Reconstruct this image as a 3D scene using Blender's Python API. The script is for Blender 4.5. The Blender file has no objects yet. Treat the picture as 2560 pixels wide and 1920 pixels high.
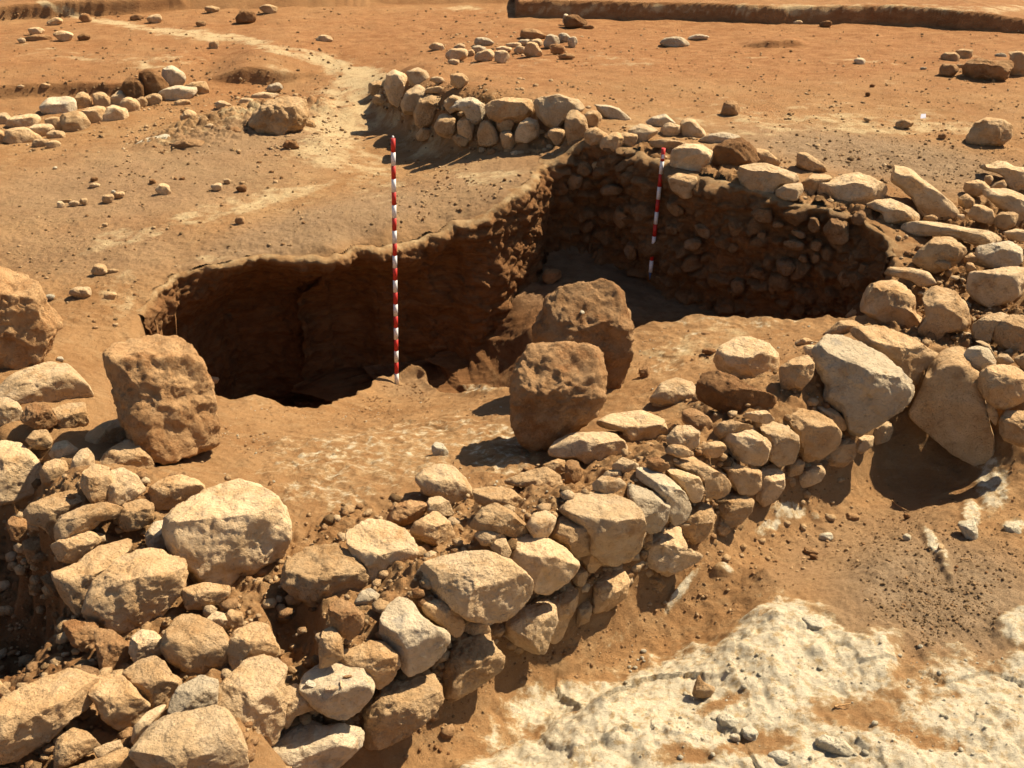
import bpy, math, random
import numpy as np
from mathutils import Vector

# ------------------------------------------------------------------ camera, sky, sun, exposure
SC = bpy.context.scene
COL = SC.collection
H = 3.2                                   # camera height above the plateau (z = 0)
PITCH = math.radians(27.0)
FPX = 2893.0                              # focal length in pixels of the 2560 x 1920 photograph
CX, CY = 1280.0, 960.0
cam = bpy.data.cameras.new("camera")
cam.sensor_width = 36.0
cam.lens = 36.0 * FPX / 2560.0
cam.clip_start = 0.05
cam.clip_end = 2000.0
cam_o = bpy.data.objects.new("camera", cam)
cam_o.location = (0, 0, H)
cam_o.rotation_euler = (math.pi / 2 - PITCH, 0, 0)
COL.objects.link(cam_o)
SC.camera = cam_o

SUN_AZ = math.radians(31.0)               # measured from +X (right) towards +Y (away from the camera)
SUN_EL = math.radians(51.0)
sun_dir = Vector((math.cos(SUN_EL) * math.cos(SUN_AZ), math.cos(SUN_EL) * math.sin(SUN_AZ), math.sin(SUN_EL)))
world = bpy.data.worlds.new("World")
SC.world = world
world.use_nodes = True
wn = world.node_tree
bg = wn.nodes["Background"]
sky = wn.nodes.new("ShaderNodeTexSky")
sky.sky_type = 'NISHITA'
sky.sun_disc = False
sky.sun_elevation = SUN_EL
sky.sun_rotation = math.pi / 2 - SUN_AZ
sky.air_density = 1.0
sky.dust_density = 1.2
wn.links.new(sky.outputs[0], bg.inputs[0])
bg.inputs[1].default_value = 0.05
sl = bpy.data.lights.new("sun", 'SUN')
sl.energy = 5.0
sl.angle = math.radians(0.5)
sl.color = (1.0, 0.865, 0.665)
so = bpy.data.objects.new("sun", sl)
so.rotation_euler = sun_dir.to_track_quat('Z', 'Y').to_euler()
so.location = (0, 0, 30)
COL.objects.link(so)
SC.view_settings.view_transform = 'Standard'
SC.view_settings.look = 'None'
SC.view_settings.gamma = 1.0
SC.view_settings.exposure = 1.06

rng = np.random.default_rng(7)
random.seed(7)

# ------------------------------------------------------------------ noise
_perm = np.random.default_rng(11).permutation(256)
_perm = np.concatenate([_perm, _perm, _perm])
_grad = np.random.default_rng(12).normal(size=(256, 3))
_grad /= np.linalg.norm(_grad, axis=1)[:, None]


def perlin(p):
    p = np.asarray(p, float)
    i = np.floor(p).astype(np.int64)
    f = p - i
    i &= 255
    u = f * f * f * (f * (f * 6 - 15) + 10)
    out = 0.0
    for dx in (0, 1):
        wx = u[:, 0] if dx else 1 - u[:, 0]
        a = _perm[i[:, 0] + dx]
        for dy in (0, 1):
            wy = u[:, 1] if dy else 1 - u[:, 1]
            b = _perm[a + i[:, 1] + dy]
            for dz in (0, 1):
                wz = u[:, 2] if dz else 1 - u[:, 2]
                g = _grad[_perm[b + i[:, 2] + dz] & 255]
                d = g[:, 0] * (f[:, 0] - dx) + g[:, 1] * (f[:, 1] - dy) + g[:, 2] * (f[:, 2] - dz)
                out = out + wx * wy * wz * d
    return out * 1.5


def worley(p, seed):                      # distance to the nearest and second nearest of scattered points, and the nearest one's random value
    c = np.floor(p).astype(np.int64)
    d1 = np.full(len(p), 9.0)
    d2 = np.full(len(p), 9.0)
    rv = np.zeros(len(p))
    for a in (-1, 0, 1):
        for b in (-1, 0, 1):
            for e in (-1, 0, 1):
                q = c + np.array([a, b, e])
                h = _perm[_perm[_perm[(q[:, 0] + seed) & 255] + (q[:, 1] & 255)] + (q[:, 2] & 255)] & 255
                pt = q + .5 + .38 * _grad[h]
                d = np.linalg.norm(p - pt, axis=1)
                m1 = d < d1
                d2 = np.where(m1, d1, np.minimum(d2, d))
                rv = np.where(m1, h / 255.0, rv)
                d1 = np.minimum(d1, d)
    return d1, d2, rv


def smooth(t):
    t = np.clip(t, 0, 1)
    return t * t * (3 - 2 * t)


# ------------------------------------------------------------------ picture rays -> world
sP, cP = math.sin(PITCH), math.cos(PITCH)


def ray(px, py):                          # photograph pixel -> unit direction
    u = (np.asarray(px, float) - CX) / FPX
    v = (CY - np.asarray(py, float)) / FPX
    d = np.stack([u, cP + v * sP, -sP + v * cP], -1)
    return d / np.linalg.norm(d, axis=-1, keepdims=True)


def at_z(px, py, z):
    d = ray(px, py)
    t = (z - H) / d[..., 2]
    return np.stack([d[..., 0] * t, d[..., 1] * t], -1)


def project(P):                           # world -> photograph pixel
    dz = P[:, 2] - H
    dep = np.maximum(P[:, 1] * cP - dz * sP, 0.05)
    up = P[:, 1] * sP + dz * cP
    return CX + FPX * P[:, 0] / dep, CY - FPX * up / dep


K = 2560.0 / 2212.0                       # overview pixel -> photograph pixel

# ------------------------------------------------------------------ surveyed points: overview x, y and height
UP = """
1000 1659 -.5 1400 1659 -.5 1800 1659 -.5 2212 1659 -.52 2212 1400 -.5 1900 1400 -.5 1600 1400 -.5 1300 1520 -.5
2212 1200 -.48 1900 1200 -.48 1650 1230 -.48 2050 1100 -.48
620 1668 -.5 780 1630 -.5 950 1535 -.5 1090 1420 -.5 1240 1350 -.5 1400 1268 -.5 1500 1215 -.49 1620 1128 -.49 1770 1045 -.48 1930 945 -.48 2212 1070 -.48
520 1500 -.02 640 1450 -.02 780 1400 -.03 930 1322 -.03 1070 1235 -.03 1220 1150 -.02 1380 1080 -.02 1480 1030 -.03 1600 955 -.03 1740 890 -.04 1900 805 -.02
600 1130 -.08 760 1200 -.05 900 1150 -.06 1050 1120 -.05 1000 1230 -.05 800 1300 -.04 640 1350 -.04 700 1420 -.03 460 1400 -.04 340 1330 -.03
640 1080 -.14 760 1050 -.18 900 1040 -.18 1050 1010 -.2 1180 990 -.18 1250 1000 -.12 1300 1050 -.08 1200 1050 -.1
1500 900 -.12 1400 900 -.2 1600 820 -.1 1700 760 -.08 1450 960 -.1
560 1000 -.22 700 950 -.34 900 950 -.36 1100 900 -.38 1000 990 -.26 800 1000 -.26 480 1010 -.2
470 862 -.46 560 855 -.5 650 888 -.6 750 864 -.78 857 832 -.98 915 818 -1.0 960 853 -.76 1050 848 -.62 1100 840 -.55
1200 800 -.45 1300 760 -.35 1370 712 -.3 1500 692 -.28 1650 694 -.26 1800 696 -.23 1600 750 -.19 1450 800 -.28 1800 730 -.13 1380 800 -.32
1750 800 -.03 1860 700 -.1 1900 760 .0 1980 700 .04
0 600 -.1 150 600 -.06 300 560 -.02 0 450 .0 300 450 .0 600 450 .0 800 420 .0 900 380 .06 1000 345 .13 1100 345 .21
0 350 .02 400 330 .05 700 300 .09 830 290 .08 750 230 .13 800 200 .2 800 150 .26 200 330 .03 550 330 .07
290 690 -.15 320 640 -.1 370 590 -.06 450 565 -.03 550 542 .0 650 535 .0 770 515 .0 850 508 .0 960 475 .05 1040 450 .12 1100 415 .2 1150 380 .25 1175 345 .28
840 235 .14 900 285 .13 960 315 .14 1050 325 .19 1150 318 .26 1200 318 .29
840 165 .43
1300 308 .43 1380 320 .42 1500 360 .4 1600 385 .38 1700 418 .34 1780 435 .31 1870 458 .27 1950 495 .2 2000 560 .12
900 145 .42 1000 185 .5 1100 195 .54 1300 240 .46 1300 200 .46 1650 250 .45 2000 250 .42 2212 250 .42 1600 150 .46 2212 150 .46 1000 140 .42 1500 280 .44 1800 320 .4 2000 330 .37 2212 340 .32 1850 375 .3 2050 420 .26 2212 470 .18
2100 560 .1 2212 600 .1 2050 640 .06 2212 700 .02 2060 745 .0 2150 800 -.02 2212 850 -.04 1995 800 -.02
100 290 .03 200 250 .08 400 230 .1 600 190 .13 200 225 .1 0 260 .06
0 130 .3 400 130 .32 700 120 .33 0 60 .36 0 5 .4 400 60 .37 700 60 .4 1000 60 .45 400 10 .42 700 15 .45 1050 20 .47
1112 46 .47 1400 50 .47 1700 62 .48 2000 70 .48 2212 84 .48
0 930 -.05 100 1000 -.06 0 1020 -.03 300 1010 -.14 250 1200 -.02 400 1250 -.05 300 1400 -.02 500 1400 -.04 200 1600 -.05 100 1560 -.03 0 1560 -.03 400 1600 -.05 560 1590 -.06
30 1085 -.03 90 1140 -.03 150 1240 -.03 200 1340 -.04 240 1450 -.05 180 1480 -.05
0 1165 -.62 60 1265 -.66 110 1360 -.68 150 1440 -.68 0 1300 -.7 0 1460 -.68 100 1462 -.6
0 800 -.1 100 760 -.08 200 850 -.12 230 930 -.16 0 700 -.05 -200 600 -.05 -200 900 -.05
2450 1659 -.5 2450 1200 -.5 -250 1659 -.2 -250 1200 -.4 2500 700 0 2500 300 .35
"""
FL = """
-2.5 7.6 -1.5 -1.9 8.2 -1.55 -1.5 7.7 -1.45 -1.0 8.5 -1.45 -.9 8.15 -1.35 -.4 8.7 -1.35 -.25 8.2 -1.35 -1.4 8.7 -1.5 -2.3 7.1 -1.45 -1.2 9.2 -1.4 -1.35 8.72 -1.38 -1.0 8.82 -1.35
-.12 9.2 -1.05 -.02 8.85 -1.1 .02 9.45 -.75 .15 8.9 -.8 .12 8.5 -1.0 .1 7.8 -1.05 .3 9.8 -.68 .3 10.3 -.45 .6 9.3 -.72 1.3 9.9 -.72 1.2 8.6 -.78 2.0 9.0 -.75 2.0 8.3 -.8 2.6 8.2 -.75 .6 8.2 -.8 -.1 10 -.6
"""
RIM = """290 700 -.15 320 640 -.1 370 595 -.06 450 572 -.03 550 548 0 650 540 0 720 545 0 770 522 0 850 515 0 900 503 0 960 480 .05
1040 455 .12 1100 420 .2 1150 388 .25 1168 358 .27 1215 338 .31 1256 294 .48 1320 303 .46 1390 326 .43 1500 370 .4 1600 395 .38 1700 428 .34 1780 445 .31 1870 470 .27 1935 520 .18
1930 590 .05 1900 630 -.06 1860 690 -.2 1800 692 -.23 1650 690 -.26 1500 688 -.28 1370 708 -.3 1250 780 -.42 1100 838 -.55 1050 846 -.62 960 851 -.76 930 838 -.9 915 808 -1.0
857 818 -1.0 750 862 -.78 650 886 -.6 600 866 -.54 560 852 -.5 470 858 -.46 400 820 -.36 310 790 -.3"""


def tri(s):
    return np.array([float(v) for v in s.split()]).reshape(-1, 3)


_u = tri(UP)
_uxy = at_z(_u[:, 0] * K, _u[:, 1] * K, _u[:, 2])
_far = np.array([[x, y, z] for x, y, z in [(-14, 18, .5), (0, 22, .6), (14, 22, .6), (-9, 10, .2), (9, 11, .4), (6, 5, -.5), (-6, 5, -.1), (0, 1.5, -.5), (4, 1, -.5), (-4, 1.5, -.4)]])
LINES = """520 1520 -.02 640 1455 -.02 780 1400 -.03 930 1322 -.03 1070 1235 -.03 1220 1150 -.02 1380 1080 -.02 1480 1030 -.03 1600 955 -.03 1740 890 -.04 1900 805 -.02
/620 1668 -.5 780 1625 -.5 950 1530 -.5 1090 1415 -.5 1240 1345 -.5 1400 1264 -.5 1500 1213 -.49 1620 1125 -.49 1770 1042 -.48 1925 942 -.48 1965 918 -.48 2010 930 -.48 2060 960 -.48 2125 992 -.48 2212 1035 -.48 2300 1060 -.48
/1930 790 -.02 1985 770 -.03 2080 800 -.04 2212 850 -.05
/30 1085 -.03 90 1140 -.03 150 1240 -.03 200 1340 -.04 240 1450 -.05 180 1485 -.05 60 1500 -.04 -80 1520 -.03
/0 1165 -.62 60 1265 -.66 110 1360 -.68 150 1440 -.68 60 1462 -.68 -60 1475 -.68
/805 190 .3 840 168 .43 900 200 .47 950 222 .49 1050 222 .58 1150 218 .6 1210 232 .58 1260 272 .50 1310 294 .47 1390 316 .44 1500 356 .41 1600 382 .38 1700 415 .34 1780 432 .31 1870 455 .27 1950 493 .2
/800 215 .15 840 240 .14 900 290 .13 960 318 .14 1050 328 .19 1150 322 .26 1200 322 .29"""


def densify(s3, step):
    q = at_z(s3[:, 0] * K, s3[:, 1] * K, s3[:, 2])
    q = np.column_stack([q, s3[:, 2]])
    L = np.append(0, np.cumsum(np.linalg.norm(np.diff(q[:, :2], axis=0), axis=1)))
    t = np.linspace(0, L[-1], max(2, int(L[-1] / step)))
    return np.column_stack([np.interp(t, L, q[:, k]) for k in range(3)])


_ln = [densify(tri(l), .13) for l in LINES.split('/')]
_rm = densify(np.vstack([tri(RIM), tri(RIM)[:1]]), .12)
_tn = np.roll(_rm, -1, 0) - np.roll(_rm, 1, 0)
_tn = np.column_stack([_tn[:, 1], -_tn[:, 0]]) / (np.linalg.norm(_tn[:, :2], axis=1)[:, None] + 1e-9)
_ar = np.sum(_rm[:, 0] * np.roll(_rm[:, 1], -1) - np.roll(_rm[:, 0], -1) * _rm[:, 1])
_rm[:, :2] += _tn * (.05 if _ar > 0 else -.05)
_all = np.vstack([np.column_stack([_uxy, _u[:, 2]])] + _ln + [_rm])
_keep = []
for _k in range(len(_all) - 1, -1, -1):   # drop points that nearly coincide
    if all((_all[_k, 0] - _all[_j, 0]) ** 2 + (_all[_k, 1] - _all[_j, 1]) ** 2 > .003 for _j in _keep):
        _keep.append(_k)
UPP = np.vstack([_all[_keep], _far])
FLP = tri(FL)
_r = tri(RIM)
_rim0 = at_z(_r[:, 0] * K, _r[:, 1] * K, _r[:, 2])


def resample(p, step):
    q = np.vstack([p, p[:1]])
    L = np.append(0, np.cumsum(np.linalg.norm(np.diff(q, axis=0), axis=1)))
    n = int(L[-1] / step)
    s = np.linspace(0, L[-1], n, endpoint=False)
    return np.column_stack([np.interp(s, L, q[:, k]) for k in (0, 1)])


def relax(p, k):
    for _ in range(k):
        p = (np.roll(p, 1, 0) + 2 * p + np.roll(p, -1, 0)) / 4
    return p


_rs = relax(resample(_rim0, .04), 6)
_t3 = np.column_stack([_rs, np.zeros(len(_rs))])
_nn = np.roll(_rs, -1, 0) - np.roll(_rs, 1, 0)
_nn = np.column_stack([-_nn[:, 1], _nn[:, 0]]) / np.linalg.norm(_nn, axis=1)[:, None]
RIMXY = _rs + _nn * (.045 * perlin(_t3 * 2.7 + 5) + .035 * perlin(_t3 * 7 + 2) + .016 * perlin(_t3 * 19 + 2))[:, None]


def rbf_fit(P, lam=4e-3):
    D = np.linalg.norm(P[:, None, :2] - P[None, :, :2], axis=2)
    n = len(P)
    A = np.zeros((n + 1, n + 1))
    A[:n, :n] = -D - lam * np.eye(n)
    A[:n, n] = 1
    A[n, :n] = 1
    return np.linalg.solve(A, np.append(P[:, 2], 0))


def rbf_eval(P, w, xy):
    out = np.empty(len(xy))
    for s in range(0, len(xy), 60000):
        q = xy[s:s + 60000]
        d2 = (q[:, 0:1] - P[None, :, 0]) ** 2 + (q[:, 1:2] - P[None, :, 1]) ** 2
        out[s:s + 60000] = w[-1] - np.sqrt(d2) @ w[:-1]
    return out


UW = rbf_fit(UPP)
FW = rbf_fit(FLP)


def poly_sd(xy, poly):                    # signed distance (negative inside) and outward direction
    n = len(xy)
    best = np.full(n, 1e9)
    vec = np.zeros((n, 2))
    ins = np.zeros(n, bool)
    for k in range(len(poly)):
        a, b = poly[k], poly[(k + 1) % len(poly)]
        e = b - a
        w = xy - a
        t = np.clip((w @ e) / (e @ e + 1e-12), 0, 1)
        r = w - t[:, None] * e
        d = r[:, 0] ** 2 + r[:, 1] ** 2
        m = d < best
        best[m] = d[m]
        vec[m] = r[m]
        c = ((a[1] > xy[:, 1]) != (b[1] > xy[:, 1])) & (xy[:, 0] < e[0] * (xy[:, 1] - a[1]) / (e[1] + 1e-12) + a[0])
        ins ^= c
    d = np.sqrt(best)
    sg = np.where(ins, -1.0, 1.0)
    return d * sg, sg[:, None] * vec / (d[:, None] + 1e-9)


STEPS = [  # earth balks: overview foot line, height, how far the face leans, end softness, fade behind
    ("1112 41 1300 45 1500 51 1700 59 1900 59 2000 63 2080 72 2212 79 2500 100", .22, .08, (.05, 2.0), 0),
    ("-200 38 170 28 300 25 430 15 690 13 900 11 1112 10", .20, .10, (1.5, .05), 0),
    ("430 192 500 194 570 193 640 189 690 181 730 168", .17, .07, (.6, .9), 2.2),
    ("-200 226 0 222 100 218 200 215 300 218 430 202", .13, .10, (.5, .7), 2.0),
    ("1590 104 1640 107 1680 107 1760 104", .09, .07, (.4, .3), .7),
]
_steps = []
for s, dz, w, ends, fade in STEPS:
    v = np.array([float(t) for t in s.split()]).reshape(-1, 2)
    _steps.append((at_z(v[:, 0] * K, v[:, 1] * K, .45 if v[0, 1] < 110 else .1), dz, w, ends, fade))


def upper(xy):
    z = rbf_eval(UPP, UW, xy)
    for p, dz, w, ends, fade in _steps:
        yl = np.interp(xy[:, 0], p[:, 0], p[:, 1])
        _q = np.column_stack([xy[:, 0], xy[:, 1] * 0, xy[:, 1] * 0])
        yl = yl + .07 * perlin(_q * 1.1 + 3) + .035 * perlin(_q * 3.1 + 8) + .012 * perlin(_q * 11 + 1)
        d = xy[:, 1] - yl
        win = smooth((xy[:, 0] - p[0, 0]) / ends[0]) * smooth((p[-1, 0] - xy[:, 0]) / ends[1])
        s = smooth(d / w) * win * dz
        if fade:
            s *= 1 - .85 * smooth(d / fade)
        z = z + s
    return z


def ground(xy, full=False):
    up = upper(xy)
    sd, nv = poly_sd(xy, RIMXY)
    ins = sd < 0
    t = np.zeros(len(xy))
    z = up.copy()
    if ins.any():
        q = xy[ins]
        w = np.where(q[:, 1] < 8.25, .12, .06)
        tt = smooth(-sd[ins] / w)
        fl = np.minimum(rbf_eval(FLP, FW, q), up[ins] - .02)
        t[ins] = tt
        z[ins] = up[ins] + (fl - up[ins]) * tt
    return (z, up, sd, nv, t) if full else z


GX = np.arange(-9.5, 9.5, .025)
GY = np.arange(2.3, 19.8, .025)
_gx, _gy = np.meshgrid(GX, GY)
ZG = ground(np.column_stack([_gx.ravel(), _gy.ravel()])).reshape(_gx.shape)


def zlook(x, y):
    fx = np.clip((x - GX[0]) / .025, 0, len(GX) - 2.001)
    fy = np.clip((y - GY[0]) / .025, 0, len(GY) - 2.001)
    i, j = fx.astype(int), fy.astype(int)
    fx, fy = fx - i, fy - j
    return (ZG[j, i] * (1 - fx) + ZG[j, i + 1] * fx) * (1 - fy) + (ZG[j + 1, i] * (1 - fx) + ZG[j + 1, i + 1] * fx) * fy


def hit(px, py):                          # where a picture ray meets the ground (no fine relief)
    px, py = np.atleast_1d(px).astype(float), np.atleast_1d(py).astype(float)
    D = ray(px, py)
    Ps, Ts = [], []
    ts = np.linspace(3.0, 20.0, 700)
    for c in range(0, len(px), 2000):
        d = D[c:c + 2000]
        Pq = d[:, None, :] * ts[None, :, None]
        zz = zlook(Pq[..., 0], Pq[..., 1])
        gap = Pq[..., 2] + H - zz
        below = gap <= 0
        k = np.maximum(np.where(below.any(1), below.argmax(1), len(ts) - 1), 1)
        r = np.arange(len(d))
        f1, f0 = gap[r, k], gap[r, k - 1]
        a = np.clip(f0 / (f0 - f1 + 1e-9), 0, 1)
        t = ts[k - 1] + a * (ts[k] - ts[k - 1])
        Ps.append(d * t[:, None] + np.array([0, 0, H]))
        Ts.append(t)
    return np.vstack(Ps), np.concatenate(Ts)


# ------------------------------------------------------------------ object helpers
def link_mesh(name, verts, faces, mats, parent=None, smooth_it=True, loc=None):
    me = bpy.data.meshes.new(name)
    v = np.asarray(verts, np.float32)
    f = np.asarray(faces, np.int32)
    k = f.shape[1]
    me.vertices.add(len(v))
    me.vertices.foreach_set("co", v.ravel())
    me.loops.add(f.size)
    me.loops.foreach_set("vertex_index", f.ravel())
    me.polygons.add(len(f))
    me.polygons.foreach_set("loop_start", np.arange(0, f.size, k, dtype=np.int32))
    me.polygons.foreach_set("use_smooth", np.full(len(f), smooth_it))
    me.update(calc_edges=True)
    me.validate()
    for m in (mats if isinstance(mats, (list, tuple)) else [mats]):
        me.materials.append(m)
    o = bpy.data.objects.new(name, me)
    if loc is not None:
        o.location = loc
    o.parent = parent
    COL.objects.link(o)
    return o


def tag(o, label=None, cat=None, group=None, kind=None):
    for k, v in (("label", label), ("category", cat), ("group", group), ("kind", kind)):
        if v:
            o[k] = v
    return o


# ------------------------------------------------------------------ materials
class NT:
    def __init__(self, name):
        self.m = bpy.data.materials.new(name)
        self.m.use_nodes = True
        self.t = self.m.node_tree
        self.b = self.t.nodes["Principled BSDF"]
        self.b.inputs["Specular IOR Level"].default_value = 0.15

    def n(self, typ, **kw):
        nd = self.t.nodes.new("ShaderNode" + typ)
        for k, v in kw.items():
            if k in nd.inputs.keys():
                if hasattr(v, "is_output"):
                    self.t.links.new(v, nd.inputs[k])
                else:
                    nd.inputs[k].default_value = v
            else:
                setattr(nd, k, v)
        return nd

    def l(self, a, b):
        self.t.links.new(a, b)

    def noise(self, vec, scale, detail=4, rough=.6, out="Fac"):
        nd = self.n("TexNoise", Scale=scale, Detail=detail, Roughness=rough)
        self.l(vec, nd.inputs["Vector"])
        return nd.outputs[out]

    def ramp(self, fac, lo, hi):
        nd = self.n("MapRange", clamp=True)
        nd.interpolation_type = 'SMOOTHSTEP'
        self.l(fac, nd.inputs["Value"])
        nd.inputs["From Min"].default_value = lo
        nd.inputs["From Max"].default_value = hi
        return nd.outputs["Result"]

    def math(self, op, a, b=0.0):
        nd = self.n("Math", operation=op)
        for i, v in enumerate((a, b)):
            if hasattr(v, "is_output"):
                self.l(v, nd.inputs[i])
            else:
                nd.inputs[i].default_value = v
        return nd.outputs[0]

    def mix(self, fac, a, b, blend='MIX'):
        nd = self.n("Mix", data_type='RGBA', blend_type=blend)
        for i, v in ((0, fac), (6, a), (7, b)):
            if hasattr(v, "is_output"):
                self.l(v, nd.inputs[i])
            else:
                nd.inputs[i].default_value = v if i == 0 else (*v, 1)
        return nd.outputs[2]

    def bump(self, h, dist, strength=1.0, nrm=None):
        nd = self.n("Bump", Strength=strength, Distance=dist)
        self.l(h, nd.inputs["Height"])
        if nrm is not None:
            self.l(nrm, nd.inputs["Normal"])
        return nd.outputs[0]


def stone_mat(name, a, b, stain, stain_amt, rough=1.0, grey=0.0):
    t = NT(name)
    tc = t.n("TexCoord").outputs["Object"]
    oi = t.n("ObjectInfo").outputs["Random"]
    off = t.n("VectorMath", operation='MULTIPLY_ADD')
    cmb = t.n("CombineXYZ")
    for i in range(3):
        t.l(oi, cmb.inputs[i])
    t.l(cmb.outputs[0], off.inputs[0])
    off.inputs[1].default_value = (37.1, 53.7, 71.3)
    t.l(tc, off.inputs[2])
    v = off.outputs[0]
    n1 = t.noise(v, 7, 5, .65)
    n2 = t.noise(v, 26, 5, .7)
    n3 = t.noise(v, 90, 4, .7)
    c = t.mix(t.ramp(n1, .32, .68), a, b)
    g = t.math('MULTIPLY', t.ramp(t.noise(v, 9.3, 4, .6), .55, .68), grey)
    c = t.mix(g, c, (.30, .26, .20))
    st = t.math('MULTIPLY', t.ramp(t.noise(v, 5.1, 6, .7), .62 - .3 * stain_amt, .80 - .3 * stain_amt), .85)
    c = t.mix(st, c, stain)
    sp = t.ramp(n3, .60, .74)
    c = t.mix(t.math('MULTIPLY', sp, .45), c, (.16, .085, .035))
    sp2 = t.ramp(n2, .58, .72)
    c = t.mix(t.math('MULTIPLY', sp2, .35), c, tuple(min(.8, x * 1.25) for x in a))
    hv = t.n("HueSaturation")
    t.l(c, hv.inputs["Color"])
    t.l(t.math('MULTIPLY_ADD', oi, .28), hv.inputs["Value"])
    hv.inputs["Value"].default_value = 1
    mm = t.n("Math", operation='MULTIPLY_ADD')
    t.l(oi, mm.inputs[0])
    mm.inputs[1].default_value = .3
    mm.inputs[2].default_value = .85
    t.l(mm.outputs[0], hv.inputs["Value"])
    t.l(hv.outputs[0], t.b.inputs["Base Color"])
    t.b.inputs["Roughness"].default_value = .92
    vo = t.n("TexVoronoi", Scale=34.0)
    t.l(v, vo.inputs["Vector"])
    pit = t.ramp(vo.outputs["Distance"], .05, .38)
    wv = t.n("VectorMath", operation='MULTIPLY_ADD')
    nz = t.n("TexNoise", Scale=9.0, Detail=3)
    t.l(v, nz.inputs["Vector"])
    t.l(nz.outputs["Color"], wv.inputs[0])
    wv.inputs[1].default_value = (.16, .16, .16)
    t.l(v, wv.inputs[2])
    ve = t.n("TexVoronoi", Scale=6.5, feature='DISTANCE_TO_EDGE')
    t.l(wv.outputs[0], ve.inputs["Vector"])
    cra = t.ramp(ve.outputs["Distance"], .0, .035)
    nr = t.bump(cra, .010 * rough, .55)
    nr = t.bump(n1, .05 * rough, .7, nr)
    nr = t.bump(n2, .026 * rough, 1.0, nr)
    nr = t.bump(pit, .006 * rough, .8, nr)
    nr = t.bump(n3, .010 * rough, 1.0, nr)
    nr = t.bump(t.noise(v, 260, 3, .7), .003 * rough, 1.0, nr)
    t.l(nr, t.b.inputs["Normal"])
    return t.m


SOIL = (.42, .24, .10)
M = {
    'p': stone_mat("pinkish_sandstone", (.62, .385, .185), (.49, .27, .115), (.35, .165, .06), .4, 1.6),
    'c': stone_mat("cream_limestone", (.68, .495, .29), (.57, .385, .20), SOIL, .30, 1.0, .25),
    't': stone_mat("tan_limestone", (.64, .435, .23), (.52, .325, .155), SOIL, .45, 1.15, .15),
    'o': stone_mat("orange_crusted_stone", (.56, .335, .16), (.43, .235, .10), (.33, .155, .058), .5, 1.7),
    'g': stone_mat("grey_limestone", (.60, .48, .315), (.48, .37, .23), SOIL, .2, .9, .7),
    'r': stone_mat("red_brown_stone", (.37, .20, .085), (.30, .15, .058), (.22, .10, .036), .5, 1.8),
    'w': stone_mat("white_limestone", (.66, .58, .42), (.56, .47, .31), (.36, .22, .09), .15, 1.2, .2),
    'd': stone_mat("soil_clod", (.30, .19, .09), (.235, .14, .062), (.20, .11, .045), .4, 1.3),
    'b': stone_mat("shade_darkened_stone", (.36, .215, .105), (.28, .16, .072), (.19, .095, .036), .5, 1.3, .3),  # colour darkened for stones that lie in shade
}


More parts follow.
